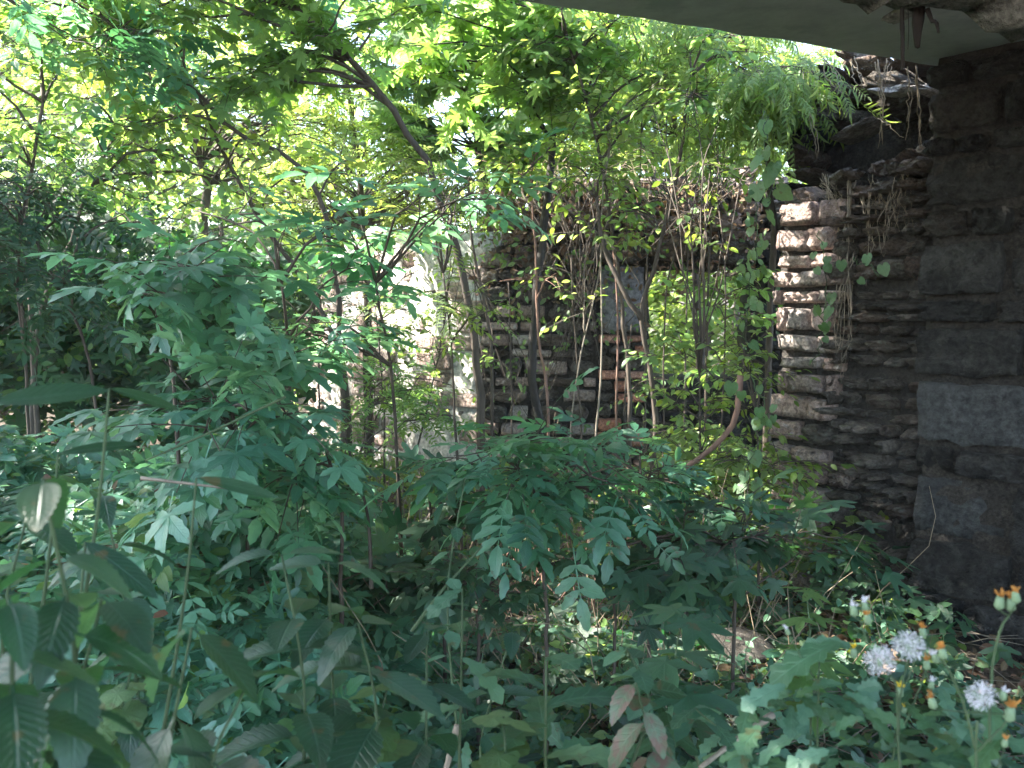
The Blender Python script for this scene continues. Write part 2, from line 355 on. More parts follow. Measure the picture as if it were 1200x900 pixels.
def frames(P, D, Nn, s):
    """(n,4,4) matrices from position, direction, normal and scale"""
    P = np.asarray(P, float); D = np.asarray(D, float); Nn = np.asarray(Nn, float)
    D = D / (np.linalg.norm(D, axis=1)[:, None] + 1e-9)
    X = np.cross(D, Nn); X /= np.linalg.norm(X, axis=1)[:, None] + 1e-9; Z = np.cross(X, D)
    M = np.zeros((len(P), 4, 4)); s = np.asarray(s, float)[:, None]
    M[:, :3, 0] = X * s; M[:, :3, 1] = D * s; M[:, :3, 2] = Z * s; M[:, :3, 3] = P; M[:, 3, 3] = 1
    return M
def stuff_leaves(name, tpl, M, parent, off, rs, mat=None):
    if len(M) == 0: return None
    T = TPL[tpl]; k = len(T['geos']); pick = rs.randint(0, k, len(M)); VV = []; LL = []; ST = []; UU = []; RR = []; nv = 0; nl = 0
    for v in range(k):
        Mi = M[pick == v]
        if not len(Mi): continue
        V, F, UV = T['geos'][v]
        W_ = np.einsum('nij,mj->nmi', Mi[:, :3, :3], V) + Mi[:, None, :3, 3] - np.asarray(off)
        fl = np.array([i for f in F for i in f]); ln = np.array([len(f) for f in F]); m = len(V)
        loops = (fl[None, :] + (np.arange(len(Mi)) * m)[:, None] + nv).reshape(-1)
        st = (np.concatenate(([0], np.cumsum(ln)[:-1]))[None, :] + (np.arange(len(Mi)) * len(fl))[:, None] + nl).reshape(-1)
        VV.append(W_.reshape(-1, 3)); LL.append(loops); ST.append(st); UU.append(np.tile(UV, (len(Mi), 1))); RR.append(np.repeat(rs.rand(len(Mi)), m))
        nv += m * len(Mi); nl += len(loops)
    V = np.concatenate(VV).astype(np.float32); loops = np.concatenate(LL).astype(np.int32); st = np.concatenate(ST).astype(np.int32)
    me = bpy.data.meshes.new(name); me.vertices.add(len(V)); me.vertices.foreach_set('co', V.reshape(-1))
    me.loops.add(len(loops)); me.loops.foreach_set('vertex_index', loops); me.polygons.add(len(st)); me.polygons.foreach_set('loop_start', st)
    me.update(calc_edges=True)
    ul = me.uv_layers.new(name='uv'); ul.data.foreach_set('uv', np.concatenate(UU)[loops].astype(np.float32).reshape(-1))
    a = me.attributes.new('rnd', 'FLOAT', 'POINT'); a.data.foreach_set('value', np.concatenate(RR).astype(np.float32))
    me.materials.append(mat or T['mat'])
    o = link(name, me, parent); kindset(o, 'stuff'); return o

# gaps in the crowns through which the sun reaches the walls: (centre, radius)
GAPS = []
def in_gap(P, rs, keep=.06):
    P = np.asarray(P); k = np.ones(len(P), bool)
    for c, r in GAPS:
        d = P - np.asarray(c); t = d @ S; perp = np.linalg.norm(d - t[:, None] * S, axis=1)
        k &= ~((t > .25) & (perp < r * (1 + .25 * np.sin(7 * P[:, 0] + 5 * P[:, 1]))) & (rs.rand(len(P)) > keep))
    return k
def place_leaves(root, base, M, tpl, cap, rs, lname='leaf', fname='foliage', minpx=10, mat=None):
    if len(M) == 0: return
    px, py, d = project(M[:, :3, 3]); size = np.linalg.norm(M[:, :3, 1], axis=1) * 1000 / np.maximum(d, .2)
    vis = (d > .15) & (px > -40) & (px < 1240) & (py > -40) & (py < 940)
    score = np.where(vis, size, 0); order = np.argsort(-score); ind = np.zeros(len(M), bool)
    take = [i for i in order[:cap] if score[i] >= minpx]; ind[take] = True
    T = TPL[tpl]; pick = rs.randint(0, len(T['meshes']), len(M)); off = np.array(base)
    for i in take:
        Mi = M[i].copy(); Mi[:3, 3] -= off; o = link(lname, T['meshes'][pick[i]], root, Mi)
        if mat: pass
    stuff_leaves(fname, tpl, M[~ind], root, off, rs)

def crown_plant(name, label, cat, trunks, clumps, tpl, leaf, twigs=6, per=7, tlen=.35, cap=120, seed=0, bark=None, group=None,
                nspread=.45, droop=.25, limb_r=.012, gap=True, gapkeep=.06, flat=.6, cull=None, clumpr=.35, sides=6):
    """trunks: list of (points, r0, r1); clumps: list of (centre, radii, count)"""
    rs = np.random.RandomState(seed * 131 + 17); bark = bark or BARK
    base = np.array(trunks[0][0][0], float); root = thing(name, label, cat, base, group)
    TP = []
    for pts, r0, r1 in trunks:
        n = max(8, len(pts) * 4); sm = smoothline(pts, n, rs, r0 * .25)
        g = tube(sm, np.linspace(r0, r1, n), sides, None, .12, rs); link('trunk', g.mesh('trunk', bark, base, True), root); TP.append(sm)
    A = np.concatenate(TP); P = []; D = []; NN = []; SS = []
    for c, rad, cnt in clumps:
        c = np.array(c, float); rad = np.array(rad, float)
        for _ in range(cnt):
            u = rs.normal(size=3); u /= np.linalg.norm(u); q = c + u * rad * rs.uniform(.25, 1) ** .6
            low = A[A[:, 2] < q[2] + .1]; low = low if len(low) else A[:1]
            j = np.argmin(np.linalg.norm(low - q, axis=1) + np.abs(q[2] - low[:, 2] - .35) * .4); p0 = low[j]
            ln = np.linalg.norm(q - p0); mid = (p0 + q) / 2 + (0, 0, .16 * ln) + rs.normal(0, .06 * ln, 3)
            bl = smoothline([p0, mid, q], 7, rs, .012 * ln); g = tube(bl, np.linspace(min(limb_r, .006 + ln * .008), .003, 7), 4)
            for k in range(twigs):
                t0 = bl[rs.randint(3, 7)]; d = rs.normal(size=3) * (1, 1, flat) + (q - p0) / max(ln, .1) * .6; d /= np.linalg.norm(d)
                tl = tlen * rs.uniform(.6, 1.2); e = t0 + d * tl + (0, 0, -droop * tl * .5); tw = smoothline([t0, (t0 + e) / 2 + (0, 0, .04 * tl), e], 4)
                tube(tw, [.0028, .0022, .0018, .0012], 3, g)
                f = np.linspace(.15, 1, per); pp = t0 + (e - t0) * f[:, None]; P.append(pp)
                side = np.cross(d, (0, 0, 1.0)); side /= np.linalg.norm(side) + 1e-6; sg = np.where(np.arange(per) % 2, 1, -1)[:, None]
                dd = d * .7 + side * sg * .9 + rs.normal(0, .25, (per, 3)); dd[-1] = d; dd[:, 2] -= droop + .1; D.append(dd)
                NN.append(np.array((0, 0, 1.0)) + rs.normal(0, nspread, (per, 3))); SS.append(leaf * rs.uniform(.6, 1.15, per))
            link('branch', g.mesh('branch', bark, base), root)
    P = np.concatenate(P); D = np.concatenate(D); NN = np.concatenate(NN); SS = np.concatenate(SS)
    k = np.ones(len(P), bool)
    if gap: k &= in_gap(P, rs, gapkeep)
    if cull is not None: k &= cull(P, rs)
    k &= np.linalg.norm(P - CAM, axis=1) > .8
    place_leaves(root, base, frames(P[k], D[k], NN[k], SS[k]), tpl, cap, rs)
    return root

def herb(name, label, cat, base, top, tpl, leaf, nodes=6, arr='opposite', seed=0, stem=None, r=.003, group=None, start=.35, droop=.3,
         up=.1, sizes=None, rot0=0.0, curve=None, nspread=.15):
    """an upright stem from base to top carrying single leaves, each a part"""
    rs = np.random.RandomState(seed * 77 + 5); base = np.array(base, float); top = np.array(top, float)
    root = thing(name, label, cat, base, group)
    mid = (base + top) / 2 + (rs.normal(0, .04, 3) if curve is None else np.array(curve)); sl_ = smoothline([base, mid, top], 12)
    link('stem', tube(sl_, np.linspace(r, r * .5, 12), 5).mesh('stem', stem or STEM, base, True), root)
    T = TPL[tpl]; az = rot0 if rot0 else rs.uniform(0, 6.28)
    for i in range(nodes):
        t = start + (1 - start) * i / max(nodes - 1, 1); p = sl_[min(int(t * 11), 11)]
        angs = ([az, az + math.pi] if arr == 'opposite' else [az]); az += R(90 if arr == 'opposite' else 137) + rs.uniform(-.3, .3)
        s = leaf * (1.05 - .45 * abs(t - .6) / .6) * rs.uniform(.85, 1.15)
        for a in angs:
            d = np.array((math.cos(a), math.sin(a), up - droop * rs.uniform(.3, 1.2))); nn = np.array((0, 0, 1.0)) + rs.normal(0, nspread, 3)
            M = frames([p - base], [d], [nn], [s])[0]; link('leaf', T['meshes'][rs.randint(len(T['meshes']))], root, M)
    return root

# ------------------------------------------------------------------ ground
def gz(x, y):
    v = mnoise.noise(Vector((x * .7, y * .7, 3))) * .14 + mnoise.noise(Vector((x * 2.6, y * 2.6, 8))) * .05
    return v + max(0, (-x - 2)) * .12 + max(0, y - 11) * .07 - .05
def build_ground():
    xs = np.concatenate(([-90, -50, -25, -14], np.arange(-9, 7.01, .16), [10, 16, 28, 50, 90])); ys = np.concatenate(([-30, -12, -5, -2], np.arange(0, 12.01, .16), [14, 18, 26, 45, 90, 160]))
    V = [(x, y, gz(x, y)) for y in ys for x in xs]; nx = len(xs)
    F = [(j * nx + i, j * nx + i + 1, (j + 1) * nx + i + 1, (j + 1) * nx + i) for j in range(len(ys) - 1) for i in range(nx - 1)]
    kindset(link('ground', mesh_from('ground', V, F, SOIL, smooth=True)), 'structure')
build_ground()

# ------------------------------------------------------------------ masonry
def stone_geo(rs, nx=7, nz=4, ny=1, rough=.09, rnd=.16):
    """a rough block in [-.5,.5]^3, front towards -Y, open at the back"""
    g = Geo(); vid = {}; V = []; F = []; ph = rs.uniform(0, 50, 3)
    cut = [(rs.choice([-1, 1]), rs.choice([-1, 1]), rs.uniform(.1, .5), rs.uniform(.1, .5)) for _ in range(2)]
    slope = rs.normal(0, rough * 1.2, 2)
    def v(i, j, k):
        if (i, j, k) not in vid:
            x, y, z = 2 * i / nx - 1, 2 * j / ny - 1, 2 * k / nz - 1
            cx, cz = abs(x) ** 8, abs(z) ** 6; sh = rnd * abs(x) ** 5 * abs(z) ** 4; front = (1 - (j / ny))
            for a_, b_, wx, wz in cut:
                if rnd > .15 and a_ * x > 1 - wx and b_ * z > 1 - wz * 2: sh += rnd * .5
            px_ = x * (1 - sh - .02 * front); pz = z * (1 - sh - .04 * front); py = y + front * (.03 * max(cx, cz) + slope[0] * x + slope[1] * z)
            q = Vector((x * 1.7 + ph[0], z * 1.2 + ph[1], ph[2]))
            lay = mnoise.noise(Vector((x * .8 + ph[0], z * 2.2 + ph[1], ph[2]))); n1 = mnoise.noise(q * 2)
            e = mnoise.noise(Vector((x * 3 + ph[1], z * .3 + ph[2], 1))) ; e2 = mnoise.noise(Vector((z * 3 + ph[1], x * .3, ph[2])))
            px_ += e2 * rough * .9 * (abs(x) > .99); pz += e * rough * 2.6 * (abs(z) > .99)
            vid[(i, j, k)] = len(V); V.append((px_ / 2 + rs.uniform(-1, 1) * rough * .18, py / 2 + (lay * 1.6 + n1 * 1.6 + rs.uniform(-.8, .8)) * rough * (1 if j == 0 else .1), pz / 2 + rs.uniform(-1, 1) * rough * .3))
        return vid[(i, j, k)]
    for i in range(nx):
        for k in range(nz): F.append((v(i, 0, k), v(i + 1, 0, k), v(i + 1, 0, k + 1), v(i, 0, k + 1)))
    for j in range(ny):
        for i in range(nx): F.append((v(i, j + 1, 0), v(i + 1, j + 1, 0), v(i + 1, j, 0), v(i, j, 0))); F.append((v(i, j, nz), v(i + 1, j, nz), v(i + 1, j + 1, nz), v(i, j + 1, nz)))
        for k in range(nz): F.append((v(0, j + 1, k), v(0, j, k), v(0, j, k + 1), v(0, j + 1, k + 1))); F.append((v(nx, j, k), v(nx, j + 1, k), v(nx, j + 1, k + 1), v(nx, j, k + 1)))
    g.add(V, F); return g
rsS = np.random.RandomState(3)
STONES = {}
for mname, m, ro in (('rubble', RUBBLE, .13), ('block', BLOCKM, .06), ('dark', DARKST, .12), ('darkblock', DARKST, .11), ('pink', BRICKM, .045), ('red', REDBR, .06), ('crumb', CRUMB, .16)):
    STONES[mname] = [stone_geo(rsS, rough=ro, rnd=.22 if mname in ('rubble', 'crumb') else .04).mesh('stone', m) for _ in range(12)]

class Wall:
    def __init__(s, name, label, p0, p1, z0=-.1, thick=.5):
        s.p0 = np.array((p0[0], p0[1], 0.0)); d = np.array((p1[0] - p0[0], p1[1] - p0[1])); s.L = np.linalg.norm(d); s.u = np.array((*d / s.L, 0))
        s.n = np.array((s.u[1], -s.u[0], 0))
        if s.n @ (CAM * (1, 1, 0) - s.p0) < 0: s.n = -s.n          # towards the camera
        s.right = s.u @ np.cross((0, 0, 1.0), -s.n) > 0
        s.root = thing(name, label, 'wall', (*s.p0[:2], 0)); s.thick = thick; s.z0 = z0
        s.rs = np.random.RandomState(int(abs(p0[0]) * 100) + 3)
    def x_at(s, px):
        d = ray(px, 450); d = d[:2] / d[1]; a = np.array([[d[0], -s.u[0]], [d[1], -s.u[1]]]); t = np.linalg.solve(a, s.p0[:2]); return t[1]
    def z_at(s, px, py):
        x = s.x_at(px); p = s.p0 + s.u * x; d = ray(px, py); return CAM[2] + d[2] * (p[1] / d[1])
    def P(s, x, out, z): return s.u * x + s.n * out + np.array((0, 0, z))
    def M(s, x, out, z, sx, sy, sz, roll=0, yaw=0, pitch=0):
        y = -s.n; xx = np.cross(y, (0, 0, 1.0)); B = Matrix(((xx[0], y[0], 0), (xx[1], y[1], 0), (xx[2], y[2], 1))).to_4x4()
        m = Matrix.Translation(Vector(s.P(x, out, z))) @ B @ Matrix.Rotation(roll, 4, 'Y') @ Matrix.Rotation(yaw, 4, 'Z') @ Matrix.Rotation(pitch, 4, 'X') @ Matrix.Diagonal((sx, sy, sz, 1))
        return m
    def stone(s, kind, x, out, z, w_, d_, h_, name='stone', roll=0, yaw=0, pitch=0):
        return link(name, STONES[kind][s.rs.randint(12)], s.root, s.M(x, out, z, w_, d_, h_, roll, yaw, pitch))
    def core(s, valid, x0, x1, z1, step=.08, mat=None, out=-.06, jit=.02):
        nx = int((x1 - x0) / step); nz = int((z1 - s.z0) / step); ok = np.zeros((nx + 2, nz + 2), bool)
        for i in range(nx):
            for k in range(nz): ok[i + 1, k + 1] = valid(x0 + (i + .5) * step, s.z0 + (k + .5) * step)
        V = []; F = []; vid = {}
        def v(i, k, b):
            if (i, k, b) not in vid:
                vid[(i, k, b)] = len(V); V.append(s.P(x0 + i * step + s.rs.uniform(-1, 1) * jit, (out if not b else out - s.thick) + s.rs.uniform(-1, 1) * jit * .7, s.z0 + k * step + s.rs.uniform(-1, 1) * jit))
            return vid[(i, k, b)]
        for i in range(nx):
            for k in range(nz):
                if not ok[i + 1, k + 1]: continue
                F.append((v(i, k, 0), v(i + 1, k, 0), v(i + 1, k + 1, 0), v(i, k + 1, 0))); F.append((v(i, k, 1), v(i, k + 1, 1), v(i + 1, k + 1, 1), v(i + 1, k, 1)))
                if not ok[i, k + 1]: F.append((v(i, k, 0), v(i, k + 1, 0), v(i, k + 1, 1), v(i, k, 1)))
                if not ok[i + 2, k + 1]: F.append((v(i + 1, k, 0), v(i + 1, k, 1), v(i + 1, k + 1, 1), v(i + 1, k + 1, 0)))
                if not ok[i + 1, k + 2]: F.append((v(i, k + 1, 0), v(i + 1, k + 1, 0), v(i + 1, k + 1, 1), v(i, k + 1, 1)))
                if not ok[i + 1, k]: F.append((v(i, k, 0), v(i, k, 1), v(i + 1, k, 1), v(i + 1, k, 0)))
        link('mortar_core', mesh_from('mortar_core', V, F, mat or MORTAR), s.root)
    def courses(s, kind, x0, x1, z0, z1, hr, wr, valid=None, gap=.012, depth=.14, outj=.02, name='stone', alt=None, altp=0.0, tilt=.02):
        z = z0; n = 0
        while z < z1:
            h = s.rs.uniform(*hr); x = x0 - s.rs.uniform(0, wr[0])
            while x < x1:
                wd = s.rs.uniform(*wr); a, b = max(x, x0), min(x + wd, x1)
                if b - a > wr[0] * .4 and (valid is None or valid((a + b) / 2, z + h / 2)):
                    hh = h * s.rs.uniform(.86, 1.06); k = alt if alt and s.rs.rand() < altp else kind
                    s.stone(k, (a + b) / 2, -.02 - depth * .3 + s.rs.uniform(-1, 1) * outj, z + h / 2, b - a - gap, depth, hh - gap, name, s.rs.normal(0, tilt), s.rs.normal(0, tilt * 2)); n += 1
                x += wd
            z += h
        return n

# --- the side wall at the right: rubble stone with a brick-built end
W1 = Wall('stone_wall', 'tall rubble stone side wall at the right, crumbling top, pinkish brick end lit by sun', (1.94, 4.0), (1.46, 4.80), thick=.45)
TOPS = [(W1.x_at(p), W1.z_at(p, y)) for p, y in ((1088, 172), (1070, 176), (1050, 190), (1020, 200), (985, 210), (950, 222), (925, 236), (903, 240))]
TX = [t[0] for t in TOPS]; TZ = [t[1] for t in TOPS]
top1 = lambda x: float(np.interp(x, TX, TZ))
xj = W1.x_at(975)
def v1(x, z): return z < top1(x) - .02 + .03 * math.sin(x * 40) and x > -.02
W1.core(lambda x, z: v1(x, z + .05), .0, W1.L, 2.6, step=.05, out=-.05, jit=.02)
for zz in np.arange(-.05, 2.6, .42):
    W1.courses('rubble', .0, xj, zz, min(zz + .42, 2.6) - .06, W1.rs.choice([0, 1]) and (.06, .14) or (.045, .09), (.07, .22), valid=v1, gap=.020, depth=.22, outj=.05, tilt=.07)
zz = -.05
while zz < 2.6:
    hh_ = W1.rs.uniform(.085, .145); W1.courses('pink', xj + .02 - abs(W1.rs.normal(0, .07)), W1.L + W1.rs.uniform(-.05, .03), zz, zz + hh_ * .6, (hh_, hh_ * 1.001), (.13, .30), valid=v1, gap=.02, depth=.26, outj=.03, name='brick', alt=W1.rs.choice(['red', 'rubble', 'rubble']), altp=.12, tilt=.05); zz += hh_
for px_, py_, w_, h_ in ((1078, 168, .10, .05), (1060, 176, .13, .06), (1035, 190, .16, .06), (1010, 196, .12, .07), (982, 206, .14, .05), (955, 212, .16, .06), (930, 228, .15, .07), (912, 232, .10, .08), (1045, 182, .1, .04), (1068, 172, .09, .05)):
    W1.stone('rubble', W1.x_at(px_), -.12 + W1.rs.uniform(-.1, .1), W1.z_at(px_, py_), w_, .16, h_, roll=W1.rs.normal(0, .25), yaw=W1.rs.normal(0, .5))

# --- the niche and the rubble above the wall, farther back
W2 = Wall('ruined_wall_top', 'crumbling rubble masonry above the side wall with dark hollows and hanging roots', (2.62, 4.55), (1.72, 5.45), z0=1.9, thick=.4)
def cells(x, z, W_, holes):
    for (a, b, c, d) in holes:
        if a < x < b and c < z < d: return False
    return True
HO = [(W2.x_at(1078), W2.x_at(1030), W2.z_at(1050, 210), W2.z_at(1050, 132)), (W2.x_at(1022), W2.x_at(990), W2.z_at(1000, 215), W2.z_at(1000, 110)), (W2.x_at(978), W2.x_at(940), W2.z_at(960, 240), W2.z_at(960, 150))]
HO = [(min(a, b), max(a, b), c, d) for a, b, c, d in HO]
t2 = lambda x: W2.z_at(1000, 66) + .05 * math.sin(x * 23)
v2 = lambda x, z: cells(x, z, W2, HO) and z < t2(x) and x < W2.x_at(922) - .02 * math.sin(z * 30)
W2.core(lambda x, z: z < t2(x) - .03 and x < W2.x_at(925), 0, W2.L, 3.2, step=.07, out=-.28)
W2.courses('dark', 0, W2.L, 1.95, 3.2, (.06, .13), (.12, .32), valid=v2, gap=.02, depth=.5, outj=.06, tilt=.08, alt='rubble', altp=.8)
W2.stone('rubble', W2.x_at(1010), .14, W2.z_at(1010, 158), .26, .25, .035, roll=-.35)
W2.stone('crumb', W2.x_at(1060), .10, W2.z_at(1060, 112), .30, .3, .05, roll=.05)

# --- the dark near wall at the far right, of large blocks
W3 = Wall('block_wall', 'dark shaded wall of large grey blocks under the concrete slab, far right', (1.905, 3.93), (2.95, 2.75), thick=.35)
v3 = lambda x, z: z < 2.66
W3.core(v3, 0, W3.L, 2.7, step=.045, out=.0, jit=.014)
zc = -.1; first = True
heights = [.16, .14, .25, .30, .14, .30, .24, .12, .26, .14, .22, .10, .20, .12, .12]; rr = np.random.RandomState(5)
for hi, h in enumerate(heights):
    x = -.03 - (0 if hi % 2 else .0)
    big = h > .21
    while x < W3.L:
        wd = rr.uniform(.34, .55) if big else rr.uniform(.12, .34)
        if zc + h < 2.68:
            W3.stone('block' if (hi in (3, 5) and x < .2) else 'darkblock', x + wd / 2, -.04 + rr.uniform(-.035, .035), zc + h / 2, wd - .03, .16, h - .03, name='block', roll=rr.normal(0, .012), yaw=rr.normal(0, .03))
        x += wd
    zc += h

# --- the far ruined wall with its window
WY = 6.8
W4 = Wall('ruined_window_wall', 'ruined stone wall in the middle distance, with a pier and an empty window opening', (-.26, WY + .1), (2.35, WY - .1), thick=.5)
fx = W4.x_at
zt = lambda px, py: W4.z_at(px, py)
topz = lambda x: float(np.interp(x, [fx(520), fx(570), fx(620), fx(680), fx(760), fx(840), fx(900), fx(940)], [zt(520, 330), zt(570, 300), zt(620, 225), zt(680, 215), zt(760, 205), zt(840, 198), zt(900, 205), zt(940, 230)]))
wx0, wx1, wz0, wz1 = fx(757), fx(885), zt(800, 440), zt(800, 312)
v4 = lambda x, z: z < topz(x) + .03 * math.sin(x * 31) and not (wx0 < x < wx1 and wz0 < z < wz1 + .22)
v4c = lambda x, z: z < topz(x) - .05 and not (wx0 < x < wx1 and wz0 < z < wz1)
W4.core(v4c, 0, W4.L, 2.8, step=.08, out=-.08)
W4.courses('rubble', 0, fx(700), -.1, zt(650, 300), (.08, .17), (.16, .42), valid=v4, gap=.026, depth=.2, outj=.04, alt='pink', altp=.4)
W4.courses('rubble', fx(700), fx(757), -.1, zt(650, 385), (.07, .12), (.14, .26), valid=v4, gap=.018, depth=.2, outj=.03, alt='red', altp=.35)
W4.courses('rubble', 0, W4.L, zt(650, 300) + .01, 2.8, (.07, .13), (.13, .30), valid=v4, gap=.02, depth=.22, outj=.05, alt=W4.rs.choice(['pink']), altp=.45, tilt=.07)
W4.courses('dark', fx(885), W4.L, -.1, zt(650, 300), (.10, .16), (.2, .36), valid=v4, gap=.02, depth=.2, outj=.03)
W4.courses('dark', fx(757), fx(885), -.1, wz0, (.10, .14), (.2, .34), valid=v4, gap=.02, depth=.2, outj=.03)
g = Geo()
def boxgeo(g, a, b, jit=0, rs=None):
    a = np.array(a); b = np.array(b); V = np.array([(x, y, z) for x in (a[0], b[0]) for y in (a[1], b[1]) for z in (a[2], b[2])], float)
    if rs is not None: V += rs.uniform(-jit, jit, V.shape)
    g.add(V, [(0, 1, 3, 2), (4, 6, 7, 5), (0, 4, 5, 1), (2, 3, 7, 6), (0, 2, 6, 4), (1, 5, 7, 3)])
rl = np.random.RandomState(4); xl = fx(690)
for wl, dz in ((.46, .0), (.38, .015), (.50, -.01)):
    W4.stone('rubble', xl + wl / 2, -.02 + rl.uniform(-.02, .03), wz1 + .115 + dz, wl - .02, .22, .17, 'lintel_stone', roll=rl.normal(0, .03)); xl += wl
pg = Geo(); xs_ = np.linspace(fx(702), fx(752), 5); zs_ = np.linspace(zt(720, 388), zt(720, 312), 6)
V = [W4.P(x + rl.uniform(-.012, .012), .045 + rl.uniform(-.006, .006), z + rl.uniform(-.02, .02)) for z in zs_ for x in xs_]
F = [(j * 5 + i, j * 5 + i + 1, j * 5 + i + 6, j * 5 + i + 5) for j in range(5) for i in range(4)]
Vb = [np.array(v) - W4.n * .06 for v in V]; pg.add(V + Vb, F + [(i, i + 30, i + 31, i + 1) for i in range(4)] + [(25 + i, 26 + i, 56 + i, 55 + i) for i in range(4)] + [(i * 5, i * 5 + 5, i * 5 + 35, i * 5 + 30) for i in range(5)] + [(i * 5 + 4, i * 5 + 34, i * 5 + 39, i * 5 + 9) for i in range(5)])
link('plaster_patch', pg.mesh('plaster_patch', GREYPL), W4.root)

# --- the sunlit limewashed wall at the left of the pier
W5 = Wall('limewashed_wall', 'whitewashed ruined wall glaring in full sun, left of the dark pier', (-2.15, 8.9), (-.28, 7.0), thick=.45)
tp5 = lambda x: float(np.interp(x, [0, .5, 1.1, 1.7, 2.4], [1.55, 2.0, 2.25, 1.9, 2.1])) + .06 * math.sin(x * 17)
v5 = lambda x, z: z < tp5(x)
W5.core(v5, 0, W5.L, 2.6, step=.09, out=-.02, mat=PLASTER, jit=.03)
W5.courses('pink', 0, W5.L, -.1, 2.6, (.13, .2), (.22, .5), valid=lambda x, z: v5(x, z) and mnoise.noise(Vector((x * 2.2, z * 2.2, 5))) > -.02, gap=.02, depth=.1, outj=.03)
GAPS += [((-1.0, 7.75, 1.3), .95), ((-1.6, 8.4, 1.0), .7), ((-.8, 7.5, .2), .45)]
GAPS += [((1.52, 4.72, 1.78), .22), ((1.60, 4.57, 1.52), .13), ((1.50, 4.76, 1.42), .17), ((1.72, 4.38, 1.78), .10), ((1.57, 4.62, 2.0), .14), ((1.50, 4.74, 1.2), .10)]
_rg = np.random.RandomState(21)
GAPS += [((_rg.uniform(-1.5, 1.7), _rg.uniform(2.3, 5.4), _rg.uniform(.2, .8)), _rg.uniform(.07, .20)) for _ in range(34)]
GAPS += [((1.78, 4.27, 1.95), .08), ((1.70, 4.40, 1.60), .09), ((1.86, 4.14, 2.1), .06), ((1.66, 4.47, 1.40), .06), ((1.62, 4.54, 1.25), .05)]
_rg = np.random.RandomState(5)
GAPS += [((_rg.uniform(-1.5, -.15), _rg.uniform(2.6, 4.2), _rg.uniform(1.2, 2.2)), _rg.uniform(.12, .26)) for _ in range(20)]
GAPS += [((.35, 6.2, .1), .6), ((.15, 5.4, .1), .35), ((.8, 5.7, .1), .3), ((-1.1, 6.5, .2), .4), ((.9, 6.0, .3), .3), ((1.0, 6.3, 2.45), .5), ((.95, 6.75, .75), .22), ((.2, 5.6, 0), .2), ((1.45, 5.6, .5), .35), ((1.1, 5.0, 0.6), .25), ((.7, 3.6, 0), .15)]

# ------------------------------------------------------------------ concrete slab overhead
zS = 2.62
def slab():
    rs = np.random.RandomState(2); root = thing('concrete_slab', 'smooth grey concrete ceiling slab overhead at the top right, its edge crumbling', 'slab', (2, 3, zS))
    e0 = at(640, -4, 3.13); e1 = at(1092, 79, 3.93); u = (e1 - e0)[:2]; u /= np.linalg.norm(u)
    def edge(t): return np.array((e0[0], e0[1])) + u * t
    n = 40; ts = np.linspace(-2.2, np.linalg.norm((e1 - e0)[:2]) + 2.2, n); V = []; F = []
    back = np.array((u[1], -u[0]))
    rows = 10
    for lay, z in ((0, zS), (1, zS + .24)):
        for j in range(rows):
            for i, t in enumerate(ts):
                p = edge(t) + back * (j * .5 + (rs.uniform(-.02, .02) if j == 0 else 0)); V.append((p[0] - 2, p[1] - 3, z - zS + rs.uniform(-.003, .003)))
    for lay in (0, 1):
        o = lay * rows * n
        for j in range(rows - 1):
            for i in range(n - 1):
                f = (o + j * n + i, o + j * n + i + 1, o + (j + 1) * n + i + 1, o + (j + 1) * n + i); F.append(f if lay == 0 else f[::-1])
    o = rows * n
    for i in range(n - 1):
        F.append((i, i + o, i + 1 + o, i + 1)); F.append(((rows - 1) * n + i, (rows - 1) * n + i + 1, (rows - 1) * n + i + 1 + o, (rows - 1) * n + i + o))
    link('soffit', mesh_from('soffit', V, F, SLABM), root)
    # a broken downstand beam nearer to the camera, crossing the top right corner
    g = Geo(); nseg = 26; pts = [at(930, -16, 2.1), at(985, -2, 2.08), at(1030, 13, 2.05), at(1075, 12, 2.02), at(1120, 14, 2.0), at(1165, 40, 1.98), at(1230, 52, 1.95), at(1330, 60, 1.9)]
    sm = smoothline(pts, nseg); V = []; F = []
    m = 9
    for i in range(nseg):
        for j in range(m):
            a = j / (m - 1); back_ = -.9 * a
            V.append((sm[i][0] - 2 + .35 * a, sm[i][1] - 3 + back_, sm[i][2] - zS + rs.uniform(-.022, .022) * (1 if j < 5 else .3) + .02 * a))
    for i in range(nseg):
        V.append((sm[i][0] - 2 + rs.uniform(-.01, .01), sm[i][1] - 3 + .03 + rs.uniform(-.02, .02), .01))
    for i in range(nseg - 1):
        for j in range(m - 1): F.append((i * m + j, (i + 1) * m + j, (i + 1) * m + j + 1, i * m + j + 1))
        F.append((i * m, nseg * m + i, nseg * m + i + 1, (i + 1) * m))
    link('broken_beam', mesh_from('broken_beam', V, F, CRUMB), root)
    for k in range(26):
        p = sm[rs.randint(2, nseg - 1)] + (rs.uniform(-.05, .3), rs.uniform(-.3, .02), -.004)
        o = link('fragment', STONES['crumb'][rs.randint(12)], root, Matrix.Translation(Vector(p) - Vector((2, 3, zS))) @ Matrix.Rotation(rs.uniform(0, 6), 4, 'Z') @ Matrix.Diagonal((rs.uniform(.04, .11), rs.uniform(.04, .09), rs.uniform(.01, .03), 1)))
slab()
def hang(name, label, cat, pts, r, mat, sides=5, taper=.6, smooth_=True):
    p0 = np.array(pts[0]); sm = smoothline(pts, 10); g = tube(sm, np.linspace(r, r * taper, 10), sides, None, .15, np.random.RandomState(len(label)))
    return thing(name, label, cat, p0, me=g.mesh(name, mat, p0))
hang('steel_rod', 'straight rusty steel rod hanging down from the broken beam edge', 'rod', [at(1057, 8, 2.02), at(1057.5, 45, 2.02), at(1058, 82, 2.02)], .0052, RUST, 6, .85)
